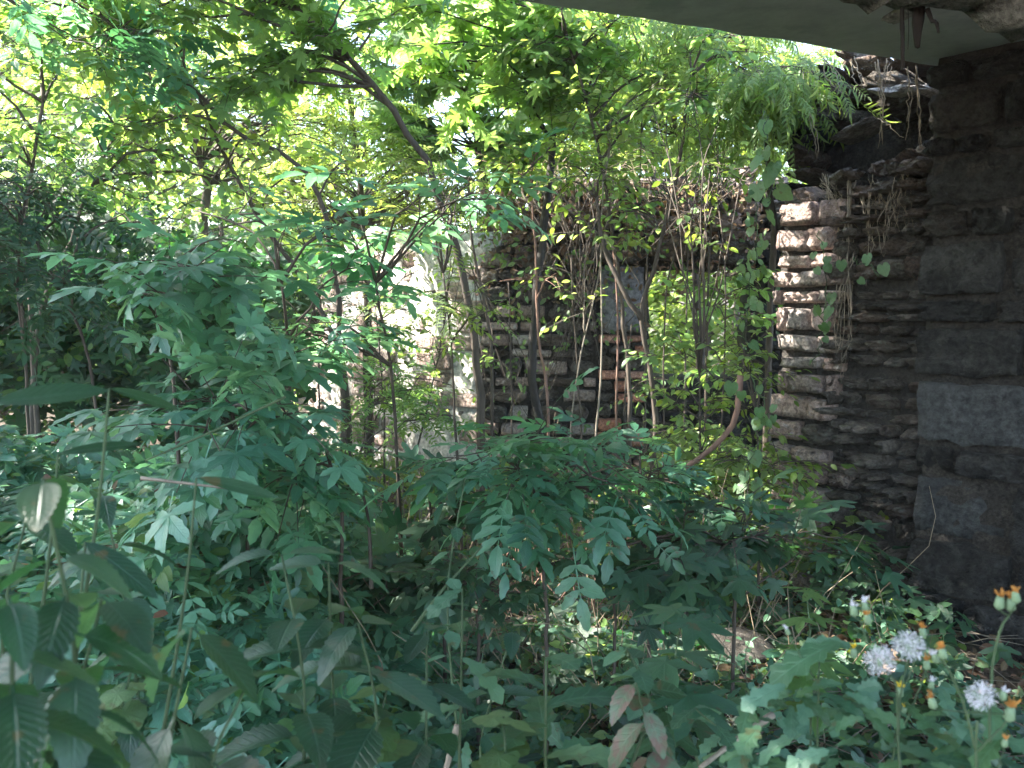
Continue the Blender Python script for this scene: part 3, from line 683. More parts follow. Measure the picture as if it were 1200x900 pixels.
hang('rusty_wire', 'thin wire hanging beside the rusty rod', 'wire', [at(1064, 10, 2.02), at(1065, 35, 2.02), at(1064, 58, 2.02)], .0012, RUST, 4)
def shard():
    p0 = at(1076, 8, 2.03); g = Geo(); rs = np.random.RandomState(3)
    out = [(-.010, 0), (-.011, -.035), (-.006, -.07), (-.002, -.092), (.006, -.095), (.009, -.06), (.013, -.03), (.014, 0)]
    V = [(x, -.006 + rs.uniform(-.002, .002), z) for x, z in out] + [(x, .006, z) for x, z in out]; n = len(out)
    F = [tuple(range(n)), tuple(range(2 * n - 1, n - 1, -1))] + [(i, i + n, (i + 1) % n + n, (i + 1) % n) for i in range(n)]
    g.add(V, F); thing('wood_shard', 'dark splintered plank end hanging between the rod and the hook', 'wood', p0, me=g.mesh('wood_shard', RUST))
shard()
hang('bent_hook', 'short bent dark iron hook under the crumbled beam', 'hook', [at(1086, 10, 2.02), at(1092, 24, 2.02), at(1097, 26, 2.01), at(1100, 38, 2.0)], .006, RUST, 5, .5)

# hanging dry roots and vines about the niche and down the wall
def strands(name, label, cat, spec, mat, seed, spread=.02, r=.0022, part='strand'):
    rs = np.random.RandomState(seed); base = np.array(spec[0][0][0]); root = thing(name, label, cat, base)
    for pts, n, sp in spec:
        pts = np.array(pts)
        for k in range(n):
            q = pts + rs.normal(0, sp, (len(pts), 3)) ; q[0] = pts[0] + rs.normal(0, sp * .6, 3); m = rs.uniform(.75, 1.0)
            q[-1] = q[0] + (q[-1] - q[0]) * m; sm = smoothline(q, 12, rs, .004)
            link(part, tube(sm, np.linspace(r * rs.uniform(.7, 1.5), r * .5, 12), 4).mesh(part, mat, base), root)
    return root
strands('hanging_roots', 'pale dry roots dangling in front of the dark niche near the steel rod', 'roots',
        [([at(1028, 72, 4.1), at(1033, 120, 4.1), at(1031, 180, 4.15)], 4, .012), ([at(1040, 74, 4.1), at(1036, 95, 4.1), at(1034, 110, 4.1)], 5, .02), ([at(1064, 78, 3.95), at(1067, 120, 3.95), at(1063, 165, 3.97)], 2, .006), ([at(1074, 78, 3.93), at(1076, 130, 3.93), at(1078, 190, 3.95)], 3, .008)], STRAW, 4)
strands('hanging_roots', 'fine roots trailing over the rubble left of the niche', 'roots',
        [([at(998, 72, 4.4), at(1008, 95, 4.3), at(1016, 108, 4.3)], 4, .015), ([at(960, 68, 4.5), at(975, 90, 4.5), at(985, 110, 4.4)], 3, .02), ([at(948, 130, 4.6), at(957, 170, 4.6), at(962, 205, 4.6)], 2, .008), ([at(1032, 140, 4.1), at(1048, 152, 4.0), at(1062, 165, 3.95)], 1, .004)], STRAW, 5)
strands('dry_vine', 'bundle of dead brown vine stems hanging down the brick end of the side wall', 'vine',
        [([at(996, 215, 4.3), at(993, 300, 4.33), at(988, 400, 4.35), at(978, 455, 4.36)], 9, .022), ([at(1000, 300, 4.30), at(990, 330, 4.32), at(984, 372, 4.33)], 5, .02), ([at(1010, 230, 4.25), at(1022, 285, 4.2), at(1012, 340, 4.22)], 4, .02), ([at(1046, 215, 4.1), at(1044, 262, 4.1), at(1036, 300, 4.12)], 4, .02)], BARKP, 6, r=.0026)
strands('dead_grass', 'withered grass stalks spilling over the broken wall top', 'grass tuft',
        [([at(968, 214, 4.5), at(978, 240, 4.4), at(986, 285, 4.38)], 22, .05), ([at(1030, 215, 4.2), at(1026, 245, 4.15), at(1022, 280, 4.15)], 12, .05), ([at(1060, 190, 4.05), at(1058, 240, 4.0), at(1062, 270, 3.98)], 8, .03)], STRAW, 7, r=.0011, part='blade')

# ------------------------------------------------------------------ trees and saplings
def PT(*a): return [at(*q) for q in a]
def down(p, z=0.0): return np.array((p[0], p[1], gz(p[0], p[1]) - .05))
# stems in the centre, in front of the far wall
def stem_tree(name, label, pts, r0, r1, clumps, tpl='simple', leaf=.07, cap=60, seed=0, bark=BARK, root_base=True, **kw):
    P_ = PT(*pts)
    if root_base: P_ = [down(P_[0])] + P_
    return crown_plant(name, label, 'sapling' if 'sapling' in name else 'tree', [(P_, r0, r1)], clumps, tpl, leaf, cap=cap, seed=seed, bark=bark, **kw)
def CL(px, py, D, r, n):
    return (at(px, py, D), (r, r, r * .7) if np.isscalar(r) else r, n)
stem_tree('dark_tree', 'thick dark leaning trunk rising in front of the stone pier, bluish leaves above', [(632, 520, 6.1), (624, 400, 6.1), (634, 290, 6.1), (646, 170, 6.1), (655, 60, 6.0), (640, -80, 5.9)], .040, .022,
          [CL(560, 60, 5.8, (.9, .6, .5), 16), CL(660, 90, 5.9, .5, 8), CL(520, -40, 5.8, .8, 8)], 'maplelit', .13, 90, 1, bark=BARKD, gapkeep=.5)
stem_tree('sapling', 'sapling with a long bowed dark stem crossing before the window wall', [(738, 500, 5.6), (735, 420, 5.6), (722, 300, 5.6), (702, 180, 5.5), (680, 95, 5.4), (655, 20, 5.3)], .018, .009,
          [CL(700, 60, 5.3, (.5, .5, .35), 9), CL(780, 110, 5.3, .3, 5)], 'simpley', .075, 80, 2)
stem_tree('forked_sapling', 'forked dark sapling with a Y at the window opening', [(764, 560, 5.2), (768, 470, 5.2), (752, 372, 5.2), (770, 300, 5.2), (795, 200, 5.1), (810, 90, 5.0)], .022, .009,
          [CL(815, 80, 5.0, .4, 7), CL(730, 250, 5.3, .2, 2)], 'simple', .07, 80, 3)
stem_tree('leaning_sapling', 'thin sapling crossing left of the fork, leaning to the left', [(752, 376, 5.2), (728, 335, 5.2), (708, 290, 5.25), (700, 230, 5.25)], .018, .010, [CL(690, 200, 5.3, .25, 3)], 'simpley', .06, 30, 4, root_base=False)
poles = [(696, 540, 704, 300, 5.5, .011, BARKP, 'pale sunlit straight pole stem before the dark pier'), (668, 520, 700, 330, 5.7, .010, BARKP, 'thin pale stem slanting to the right before the pier'),
         (722, 480, 716, 260, 5.8, .013, BARKR, 'reddish brown upright stem beside the pale pole'), (642, 470, 628, 310, 5.9, .018, BARKR, 'reddish lit stem hugging the thick dark trunk'),
         (576, 440, 556, 300, 6.0, .022, BARK, 'dark upright stem at the left edge of the stone pier'), (758, 300, 752, 150, 5.9, .012, BARK, 'slim dark stem above the stone lintel, left of its middle'),
         (830, 330, 828, 130, 5.6, .014, BARK, 'slim dark stem right of the lintel, upright'), (806, 260, 808, 120, 5.8, .010, BARK, 'thin straight stem between the two above the lintel'),
         (782, 330, 846, 190, 5.5, .009, BARK, 'thin stem slanting up to the right over the lintel'), (598, 225, 672, 150, 5.6, .010, BARK, 'dark thin branch slanting up to the thick dark trunk')]
for i, (a, b, c_, d, D, r, bk, lb) in enumerate(poles):
    mx = (a + c_) / 2 + (-1) ** i * 5
    stem_tree('bare_sapling', lb, [(a, b, D), (mx, (b + d) / 2, D), (c_, d, D), (c_ + (c_ - a) * .4, d - 90, D - .1)], r * .75, r * .4, [CL(c_ + (c_ - a) * .4, d - 110, D - .1, .28, 3), CL(c_, d + 10, D - .15, (.2, .15, .2), 1)], 'simpley', .065, 40, 20 + i, bk, root_base=(i != 9), sides=6)
# the canopy at the left and centre: leaning trees with sunlit crowns
def bush(name, label, cat, trunk_px, r0, r1, clumps, tpl, leaf, **kw):
    tr = []
    for pts in trunk_px:
        P_ = PT(*pts); P_ = [down(P_[0])] + P_; tr.append((P_, r0, r1))
    return crown_plant(name, label, cat, tr, clumps, tpl, leaf, **kw)
bush('leaning_tree', 'tree with a dark trunk leaning up to the left through the bright foliage', 'tree', [[(560, 420, 5.4), (510, 215, 5.2), (440, 105, 5.0), (335, 0, 4.8), (250, -70, 4.6)]], .035, .014,
     [CL(300, 50, 4.8, (.8, .5, .4), 11), CL(420, 20, 5.0, .5, 4), CL(180, 20, 4.7, .6, 5)], 'maplelit', .10, seed=41, cap=110, gapkeep=.3)
bush('arching_tree', 'thin dark branching tree arching across the sunlit leaves at the upper left', 'tree', [[(400, 420, 5.2), (370, 220, 5.0), (270, 150, 4.8), (205, 85, 4.7), (120, 20, 4.6)], [(400, 420, 5.25), (290, 235, 5.1), (250, 150, 5.0), (210, 60, 4.9)]], .024, .008,
     [CL(200, 100, 4.9, (.7, .5, .4), 10), CL(330, 170, 5.2, .45, 5), CL(100, 30, 4.8, .45, 6)], 'simpley', .085, seed=42, cap=120, gapkeep=.3)
bush('ash_tree', 'yellow green ash crown glowing in the sun at the upper left', 'tree', [[(230, 400, 6.4), (240, 200, 6.4), (180, 60, 6.3), (150, -60, 6.2)]], .05, .02,
     [CL(260, 130, 6.4, (1.2, .7, .6), 42), CL(60, 70, 6.2, (.8, .6, .35), 13), CL(380, 120, 6.5, (.7, .5, .6), 14)], 'ash', .26, seed=43, cap=200, per=6)
bush('ash_tree', 'paler ash crown behind the leaning trunk, top centre-left', 'tree', [[(430, 400, 7.4), (420, 200, 7.4), (400, 60, 7.3)]], .05, .02,
     [CL(380, 80, 7.3, (1.2, .7, .9), 34), CL(520, 230, 7.4, (.9, .6, .4), 22), CL(330, 240, 7.2, (.7, .5, .5), 14)], 'ash', .24, seed=44, cap=150, per=6)
bush('maple_tree', 'broad-leaved bluish tree against the bright sky patch, top centre', 'tree', [[(590, 420, 7.6), (570, 220, 7.6), (540, 60, 7.5), (520, -60, 7.4)]], .05, .02,
     [CL(520, 30, 7.3, (1.2, .6, .5), 18), CL(620, 150, 7.5, (.6, .5, .6), 10), CL(480, 150, 7.4, .5, 5)], 'maplelit', .16, seed=45, cap=120)
bush('ash_tree', 'bright ash crown behind the saplings, top right of centre', 'tree', [[(820, 420, 7.9), (800, 200, 7.8), (780, 60, 7.7)]], .05, .02,
     [CL(770, 60, 7.6, (1.2, .7, .7), 26), CL(860, 120, 7.4, (.8, .6, .7), 18), CL(690, 110, 7.8, (.6, .5, .6), 10)], 'ash', .24, seed=46, cap=150, per=6)
bush('willow_tree', 'tree with long drooping leaf sprays beside the crumbling wall top', 'tree', [[(900, 420, 5.6), (905, 250, 5.5), (890, 100, 5.3), (860, 20, 5.2)]], .03, .012,
     [CL(895, 85, 4.9, (.22, .3, .12), 5), CL(860, 110, 5.1, (.4, .4, .25), 6), CL(830, 50, 5.2, (.5, .4, .2), 6), CL(905, 120, 5.0, (.1, .3, .12), 2)], 'droop', .20, seed=47, cap=180, droop=.9, per=5, twigs=6)
bush('hazel_bush', 'hazel bush above the dark hollow at the left edge', 'bush', [[(40, 420, 4.6), (30, 250, 4.6), (50, 120, 4.5)], [(40, 420, 4.7), (90, 260, 4.8), (140, 150, 4.8)]], .02, .008,
     [CL(20, 110, 4.5, (.5, .5, .35), 9), CL(140, 150, 4.8, (.5, .4, .2), 8), CL(230, 225, 5.0, (.5, .4, .2), 5)], 'simple', .085, seed=48, cap=140, gap=False)
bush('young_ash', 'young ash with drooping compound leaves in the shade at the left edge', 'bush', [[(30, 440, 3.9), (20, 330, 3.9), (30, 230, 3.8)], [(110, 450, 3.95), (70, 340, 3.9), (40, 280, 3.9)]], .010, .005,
     [CL(35, 320, 3.8, (.3, .2, .28), 8), CL(80, 250, 3.9, (.3, .2, .2), 5), CL(20, 230, 3.8, .2, 4)], 'shadeash', .22, seed=49, cap=80, droop=.6, per=4, twigs=4, gap=False)
# dense shrubs behind the dark hollow, and far trees
for i, (px_, py_, D, rad, n, tp, lf, lb) in enumerate([
    (60, 330, 7.5, (1.5, .6, 1.1), 40, 'shadeash', .24, 'dense shaded shrub deep behind the dark hollow, far left'),
    (260, 330, 7.3, (1.0, .6, .8), 30, 'shadeash', .22, 'dim ash bush behind the whitish herbs, left'),
    (-20, 60, 8.5, (2.0, .8, 1.5), 40, 'simple', .09, 'tall dark tree filling the upper left corner'),
    (160, 60, 10.5, (3.0, 1, 2.1), 120, 'ash', .26, 'far sunlit tree behind the upper left foliage'),
    (480, -30, 11, (2.4, 1, .9), 34, 'ash', .26, 'far pale tree at the top of the sky gap'),
    (700, 130, 9.5, (1.8, .8, 1.2), 80, 'ash', .24, 'sunlit tree directly behind the stone pier'),
    (820, 330, 9.0, (1.3, .6, 1.1), 60, 'simpley', .10, 'bright bush seen through the empty window opening'),
    (860, 120, 10.5, (2.0, .8, 1.6), 60, 'ash', .26, 'far sunlit tree behind the drooping willow sprays'),
    (420, 230, 9.6, (1.6, .6, .8), 60, 'simpley', .10, 'yellowish bush rising behind the whitewashed wall')]):
    c_ = at(px_, py_, D)
    crown_plant('background_tree' if 'tree' in lb else 'background_bush', lb, 'tree' if 'tree' in lb else 'bush', [([down(c_), (c_ + down(c_)) / 2 + (.1, 0, 0), c_ + (0, 0, .5)], .06, .02)],
                [(c_, rad, n)], tp, lf, twigs=7, per=7, tlen=.45, cap=50, seed=60 + i, gap=(i > 3), gapkeep=.15)
# far wood: one mass beyond
rsw = np.random.RandomState(99); n = 42000
X = rsw.uniform(-18, 16, n); Y = rsw.uniform(13, 19, n); hh = 2.6 + 1.6 * np.sin(X * .55 + 1) + .9 * np.sin(X * 1.7) + np.where(X < -3.0, 4.0, 0) + np.where((X > -.2) & (X < 3), 1.6, 0) + np.where(X > 3, 2, 0); Z = rsw.uniform(0, 1, n) * hh
kindset(stuff_leaves('far_wood', 'simpley', frames(np.stack((X, Y, Z), 1), rsw.normal(size=(n, 3)) * (1, 1, .5), np.array((0, 0, 1)) + rsw.normal(0, .6, (n, 3)), rsw.uniform(.16, .30, n)), None, (0, 0, 0), rsw), 'stuff')
# a tree out of the picture at the left , its unseen crown added to shade the foreground
crown_plant('overhanging_shade_tree', 'near tree at the left, unseen crown added for shade, its lowest shaded leaves in the top left corner', 'tree', [([(-3.4, 2.7, -.1), (-3.3, 2.8, 1.6), (-2.9, 3.2, 3.2), (-2.4, 3.3, 4.4)], .10, .04)],
            [((-5.2, 2.6, 4.0), (2.6, 2.3, 1.2), 130), ((-3.0, 2.6, 3.9), (1.2, 1.4, .6), 30), ((-1.6, 4.9, 3.9), (1.0, .8, .4), 26), (at(60, 30, 4.4), (.7, .4, .3), 9), ((-.1, 4.6, 3.9), (1.0, .8, .4), 40)], 'elder', .24, twigs=7, per=6, tlen=.45, cap=90, seed=80, gapkeep=.02)

crown_plant('sun_blocker_tree', 'tree added beyond the far left edge to keep the sun off the dark hollow', 'tree', [([(-7.2, 6.2, .2), (-7.0, 6.2, 2.0), (-6.6, 6.2, 4.0)], .10, .04)],
            [((-6.4, 6.2, 4.0), (1.3, 1.9, 1.7), 110), ((-5.2, 6.6, 2.0), (.8, 1.4, .9), 30)], 'simple', .13, twigs=7, per=7, tlen=.5, cap=40, seed=81, gapkeep=.3)  # added sun blocker beyond the left edge, shading the hollow

# ------------------------------------------------------------------ elder shrubs in the middle ground
elders = [
 ('elder shrub with a bright star of leaflets in front of the dark hollow', [(210, 560, 2.9), (200, 430, 2.9), (180, 340, 2.8)], [CL(195, 345, 2.6, (.2, .2, .10), 4), CL(260, 300, 2.9, (.2, .2, .1), 2)], 'starpale', .19),
 ('elder shrub spreading flat leaves left of the whitewashed wall', [(330, 600, 3.1), (340, 440, 3.1), (330, 330, 3.0)], [CL(300, 270, 3.1, (.35, .25, .12), 4), CL(370, 300, 3.1, (.25, .25, .15), 2), CL(300, 390, 2.95, (.2, .2, .12), 3)], 'pale', .22),
 ('elder shrub with teal leaves hanging before the glaring wall', [(470, 620, 3.4), (460, 450, 3.3), (440, 330, 3.2)], [CL(440, 250, 3.2, (.3, .2, .08), 3), CL(350, 410, 3.1, (.15, .2, .12), 2), CL(520, 235, 3.4, (.25, .25, .08), 2)], 'pale', .22),
 ('elder sprig with sunlit yellowish leaves left of the dark upright stem', [(540, 620, 4.2), (530, 430, 4.1), (520, 320, 4.0)], [CL(535, 340, 4.0, (.25, .2, .15), 5), CL(520, 230, 4.2, (.3, .2, .2), 5)], 'ash', .2),
 ('low elder shrub with cool green leaves over the thicket, left of centre', [(290, 640, 2.6), (290, 560, 2.6), (270, 480, 2.5)], [CL(240, 480, 2.45, (.3, .2, .07), 5), CL(320, 490, 2.5, (.2, .2, .08), 3)], 'starpale', .17),
 ('low elder shrub with leaves hanging beside the whitewashed wall foot', [(400, 680, 2.7), (400, 600, 2.7), (380, 520, 2.6)], [CL(335, 550, 2.6, (.16, .2, .10), 4)], 'elder', .19)]
for i, (lb, tp, cl, t_, lf) in enumerate(elders):
    bush('elder_shrub', lb, 'shrub', [tp], .010, .005, cl, t_, lf, seed=100 + i, cap=130, twigs=4, per=4, tlen=.22, droop=.3, gapkeep=.25, nspread=.3, limb_r=.006)
# creeper-like dark shrubs across the centre
creep = [
 ('dark creeper bush hanging fingered leaves below the stone pier', [(640, 720, 2.7), (630, 620, 2.7), (620, 540, 2.6)], [CL(590, 545, 2.6, (.22, .2, .12), 5), CL(680, 545, 2.7, (.22, .2, .08), 5)], 'elder', .19),
 ('dark creeper bush under the window opening', [(760, 720, 3.2), (750, 620, 3.2), (750, 560, 3.1)], [CL(740, 540, 3.1, (.3, .2, .10), 6), CL(830, 610, 3.2, (.25, .2, .12), 5)], 'elder', .16),
 ('shaded maple seedlings spreading below the whitewashed wall', [(520, 720, 3.3), (510, 640, 3.3), (500, 560, 3.2)], [CL(545, 585, 3.3, (.2, .25, .08), 4), CL(440, 690, 3.0, (.3, .2, .07), 6)], 'maple', .11),
 ('low maple bush over the rubble right of centre', [(720, 760, 3.0), (720, 700, 3.0), (730, 640, 2.9)], [CL(780, 650, 2.9, (.30, .25, .08), 8)], 'maple', .10),
 ('maple bush in deep shade left of the side wall foot', [(860, 760, 3.0), (860, 690, 3.0), (850, 640, 2.9)], [CL(860, 640, 2.9, (.30, .25, .15), 9), CL(920, 620, 3.1, (.2, .2, .15), 6)], 'maple', .11),
 ('dim bramble bush by the litter patch, centre', [(560, 760, 2.8), (560, 700, 2.8), (560, 660, 2.8)], [CL(560, 665, 2.8, (.35, .2, .08), 8)], 'star', .11)]
for i, (lb, tp, cl, t_, lf) in enumerate(creep):
    bush('creeper_bush' if t_ == 'star' else 'maple_bush', lb, 'bush', [tp], .009, .004, cl, t_, lf, seed=120 + i, cap=110, twigs=4, per=4, tlen=.2, droop=.25, gapkeep=.3, nspread=.3, limb_r=.005)
brights = [
 ('sunlit small-leaved bush below the window opening', [(820, 640, 4.6), (820, 520, 4.6), (820, 440, 4.6)], [CL(790, 130, 5.0, (.4, .3, .3), 7), CL(850, 200, 5.0, (.15, .3, .2), 3), CL(820, 500, 4.6, (.35, .3, .22), 11), CL(850, 570, 4.3, (.35, .3, .2), 10)], 'simpley', .06),
 ('green bush of narrow leaves right of the fallen branch', [(890, 640, 4.3), (890, 560, 4.3), (885, 480, 4.2)], [CL(885, 540, 4.2, (.25, .25, .25), 11), CL(880, 420, 4.4, (.15, .2, .25), 6)], 'simpley', .055),
 ('leafy sapling filling the window opening with hanging leaves', [(840, 600, 5.0), (850, 400, 5.0), (850, 300, 5.0)], [CL(860, 350, 5.0, (.25, .3, .3), 6), CL(800, 420, 5.1, (.2, .2, .12), 3)], 'simple', .075),
 ('low bright herb clump at the foot of the window wall', [(780, 680, 4.4), (780, 640, 4.4), (785, 590, 4.4)], [CL(780, 600, 4.3, (.35, .25, .15), 8)], 'simpley', .06)]
for i, (lb, tp, cl, t_, lf) in enumerate(brights):
    bush('green_bush', lb, 'bush', [tp], .009, .004, cl, t_, lf, seed=140 + i, cap=120, twigs=5, per=6, tlen=.22, gapkeep=.5, limb_r=.005)
bush('bramble_bush', 'thin sunlit bush straggling in front of the whitewashed wall', 'bush', [[(450, 640, 6.2), (450, 480, 6.2), (440, 360, 6.2)], [(455, 640, 6.2), (500, 480, 6.3), (520, 380, 6.3)]], .012, .005, [CL(430, 380, 6.2, (.35, .3, .4), 9), CL(500, 420, 6.3, (.3, .3, .4), 9), CL(480, 300, 6.3, (.4, .3, .2), 6)], 'simpley', .06, seed=160, cap=120, twigs=5, per=6, tlen=.25, gapkeep=.8, limb_r=.006)
bush('bramble_bush', 'dark-leaved straggling bush at the left end of the whitewashed wall', 'bush', [[(370, 640, 5.6), (375, 480, 5.6), (370, 380, 5.6)], [(400, 640, 5.6), (420, 540, 5.6), (450, 470, 5.6)]], .012, .005, [CL(380, 370, 5.6, (.2, .3, .35), 6), CL(450, 480, 5.6, (.35, .3, .25), 8)], 'simple', .07, seed=161, cap=100, twigs=5, per=5, tlen=.25, gapkeep=.7, limb_r=.006)
bush('bramble_bush', 'scraggly leafy saplings growing right before the stone pier', 'bush', [[(600, 640, 5.9), (600, 480, 5.9), (596, 330, 5.9)], [(690, 640, 5.8), (680, 480, 5.8), (668, 300, 5.8)], [(735, 640, 5.8), (732, 480, 5.8), (740, 380, 5.8)]], .010, .004, [CL(570, 420, 5.9, (.15, .2, .4), 3), CL(660, 320, 5.8, (.2, .2, .25), 2), CL(745, 440, 5.8, (.15, .2, .2), 3)], 'simple', .06, seed=162, cap=100, twigs=4, per=4, tlen=.22, gapkeep=.8, limb_r=.005)
bush('bramble_bush', 'pale-leaved bush hiding the middle of the whitewashed wall', 'bush', [[(420, 640, 4.9), (430, 500, 4.9), (440, 400, 4.9)]], .010, .004, [CL(450, 420, 4.9, (.3, .2, .3), 7), CL(410, 520, 4.8, (.25, .2, .15), 4), CL(500, 470, 4.9, (.25, .2, .15), 5)], 'treeash', .17, seed=163, cap=100, twigs=4, per=4, tlen=.25, gapkeep=.7, limb_r=.005)
# heart-leaved climbers
def climber(label, pts, seed, n, leaf, tpl='heart'):
    rs = np.random.RandomState(seed); P_ = smoothline(PT(*pts), 26, rs, .01); base = P_[0]
    root = thing('climbing_vine', label, 'vine', base); link('stem', tube(P_, .0028, 4).mesh('stem', STEM, base), root); T = TPL[tpl]
    for k in range(n):
        p = P_[rs.randint(1, 26)]; tc = (CAM - p); tc /= np.linalg.norm(tc)
        d = np.array((rs.normal(0, .5), -.2 + rs.normal(0, .25), -.9)); nn = tc * .6 + (-.4, 0, .45) + rs.normal(0, .3, 3); q = p - base + rs.normal(0, .035, 3)
        link('leaf', T['meshes'][rs.randint(len(T['meshes']))], root, frames([q], [d], [nn], [leaf * rs.uniform(.6, 1.25)])[0])
climber('climber with large pale heart leaves hanging by the broken wall top', [(896, 130, 4.3), (898, 180, 4.25), (904, 240, 4.25)], 1, 9, .085)
climber('climber with bright small leaves down the left edge of the brick end', [(885, 215, 4.35), (888, 280, 4.3), (880, 330, 4.3), (870, 400, 4.3)], 2, 26, .055)
climber('heart-leaved creeper clinging to the lit bricks beside the dry vine', [(960, 270, 4.25), (968, 320, 4.22), (965, 370, 4.22), (952, 430, 4.25)], 3, 14, .058)
climber('twining heart-leaved stem above the fallen branch', [(880, 440, 3.9), (895, 480, 3.85), (880, 540, 3.8), (860, 600, 3.8)], 4, 26, .062)
climber('single green creeper tip on the upper rubble of the side wall', [(1000, 305, 4.1), (1020, 312, 4.08), (1030, 320, 4.05)], 5, 4, .055)
climber('yellowing vine hanging before the stone lintel', [(822, 150, 4.9), (818, 190, 4.9), (820, 235, 4.9)], 6, 10, .06, 'simpley')
strands('dead_creeper', 'tangle of dead creeper stems over the top of the window wall and its pier', 'creeper',
        [(PT((610, 230, 6.4), (640, 290, 6.3), (600, 380, 6.3)), 8, .10), (PT((650, 215, 6.4), (690, 300, 6.3), (720, 420, 6.3)), 9, .12), (PT((700, 220, 6.4), (680, 330, 6.3), (650, 470, 6.3)), 9, .12), (PT((760, 205, 6.4), (790, 240, 6.3), (850, 270, 6.3)), 8, .10), (PT((880, 200, 6.3), (820, 230, 6.3), (770, 290, 6.3)), 8, .10), (PT((560, 330, 6.4), (600, 420, 6.3), (590, 500, 6.3)), 7, .10)], BARK, 16, r=.0045)
strands('dead_creeper', 'pale dead grass and stems caught in the sun on the wall crest', 'creeper',
        [(PT((630, 240, 6.6), (660, 200, 6.5), (690, 235, 6.4)), 14, .09), (PT((700, 240, 6.6), (740, 195, 6.5), (770, 235, 6.4)), 14, .09), (PT((790, 235, 6.6), (830, 195, 6.5), (860, 235, 6.4)), 10, .09)], STRAW, 17, r=.003)
strands('dead_bush', 'clump of dead brown stems standing in the shade below the window wall', 'dead bush',
        [(PT((600 + k * 34, 700, 3.9), (604 + k * 34, 640, 3.9), (596 + k * 36, 580 - (k % 3) * 14, 3.9)), 4, .05) for k in range(8)], BARKR, 18, r=.0035, part='stem')
strands('dead_bush', 'clump of dry pale stems at the foot of the whitewashed wall', 'dead bush',
        [(PT((400 + k * 22, 650, 5.2), (402 + k * 22, 600, 5.2), (396 + k * 24, 545 - (k % 3) * 12, 5.2)), 4, .05) for k in range(7)], BARKP, 19, r=.004, part='stem')
# fallen branch
hang('fallen_branch', 'reddish bare branch lying slantwise in the green right of centre', 'branch', PT((868, 440, 4.1), (862, 490, 4.1), (845, 515, 4.1), (815, 540, 4.15), (770, 568, 4.2)), .017, BARKR, 7, .6)
hang('fallen_branch', 'pale thin dead branch lying before the litter, bottom right of centre', 'branch', PT((905, 838, 1.5), (870, 862, 1.45), (820, 900, 1.4)), .007, BARKP, 6, .5)
hang('fallen_branch', 'grey stick standing out of the weeds at the bottom, left of centre', 'branch', PT((536, 850, 1.6), (528, 880, 1.6), (520, 915, 1.6)), .007, BARKP, 6, .8)
hang('dry_stalk', 'long straw-coloured stalk slanting across the thicket', 'stalk', PT((335, 465, 2.0), (250, 505, 1.95), (170, 540, 1.9)), .0035, STEM, 5, .6)
hang('dry_stalk', 'green stalk slanting up before the maple seedlings', 'stalk', PT((482, 740, 1.7), (520, 690, 1.75), (565, 640, 1.8)), .0035, STEM, 5, .6)
hang('dry_stalk', 'dark bare stem curving up at the thicket edge', 'stalk', PT((435, 690, 2.6), (430, 600, 2.7), (405, 515, 2.8)), .007, BARK, 5, .5)
hang('dry_stalk', 'grey bare twig lying flat on the thicket leaves', 'stalk', PT((165, 560, 1.7), (215, 566, 1.7), (290, 575, 1.75)), .004, BARKP, 5, .5)

# ------------------------------------------------------------------ undergrowth: the thicket at the left and the lower storey
def mass(name, tpl, n, region, hfun, leaf, seed, shell=.3, tilt=.45, gapk=1.0, hz=.5):
    rs = np.random.RandomState(seed); x0, x1, y0, y1 = region; X = rs.uniform(x0, x1, n * 2); Y = rs.uniform(y0, y1, n * 2)
    px_, _, _ = project(np.stack((X, Y, X * 0 + .8), 1)); k = (px_ > -150) & (px_ < 1300); X = X[k][:n]; Y = Y[k][:n]
    H = np.array([hfun(a, b) for a, b in zip(X, Y)]); G = np.array([gz(a, b) for a, b in zip(X, Y)]); k = H > .04; X, Y, H, G = X[k], Y[k], H[k], G[k]
    Z = G + H * (1 - rs.beta(1, 2.5, len(X)) * shell * 2.2); P = np.stack((X, Y, np.maximum(Z, G + .02)), 1); k = in_gap(P, rs, gapk); P = P[k]; m = len(P)
    D = rs.normal(size=(m, 3)) * (1, 1, .25) + (0, -.25, -.15); NN = np.array((0, -.38, 1.0)) + rs.normal(0, tilt, (m, 3)); SS = leaf * rs.uniform(.4, 1.2, m)
    return stuff_leaves(name, tpl, frames(P, D, NN, SS), None, (0, 0, 0), rs)
def nz2(x, y, s, o=0): return mnoise.noise(Vector((x * s, y * s, o)))
def h_thicket(x, y):
    e = 1 / (1 + math.exp((x + .50 + .12 * (y - 3)) * 9)); f = min(1, max(0, (y - 1.5) / .8)); b = 1 / (1 + math.exp((y - 4.6) * 3))
    return (.42 + .62 * f) * e * b * (1 + .22 * nz2(x, y, 2.2, 1)) * (.93 + .07 * math.sin(x * 5))
def h_low(x, y): return max(0, .22 + .28 * nz2(x, y, 1.3, 4)) * (1 if y < 5.8 else .5) * (.35 if (x > -.55 and x < 1.45 and 2.3 < y < 6.4) else 1)
mass('thicket', 'pale', 5200, (-4.2, .2, 1.7, 5.2), h_thicket, .17, 1, .38)
mass('thicket', 'starpale', 2600, (-4.2, .2, 1.7, 5.2), h_thicket, .15, 2, .3)
mass('thicket', 'elder', 1500, (-4.2, .2, 1.7, 5.2), h_thicket, .18, 21, .2)
mass('thicket', 'heart', 1500, (-4.2, .2, 1.7, 5.2), h_thicket, .07, 22, .2)
mass('thicket', 'simple', 1600, (-4.2, .2, 1.7, 5.2), h_thicket, .075, 23, .25)
mass('thicket', 'dead', 500, (-4.2, .2, 1.7, 5.2), h_thicket, .06, 24, .25)
mass('ground_cover', 'simpley', 1800, (-1.4, 1.8, 2.2, 5.5), h_low, .05, 25, .4)
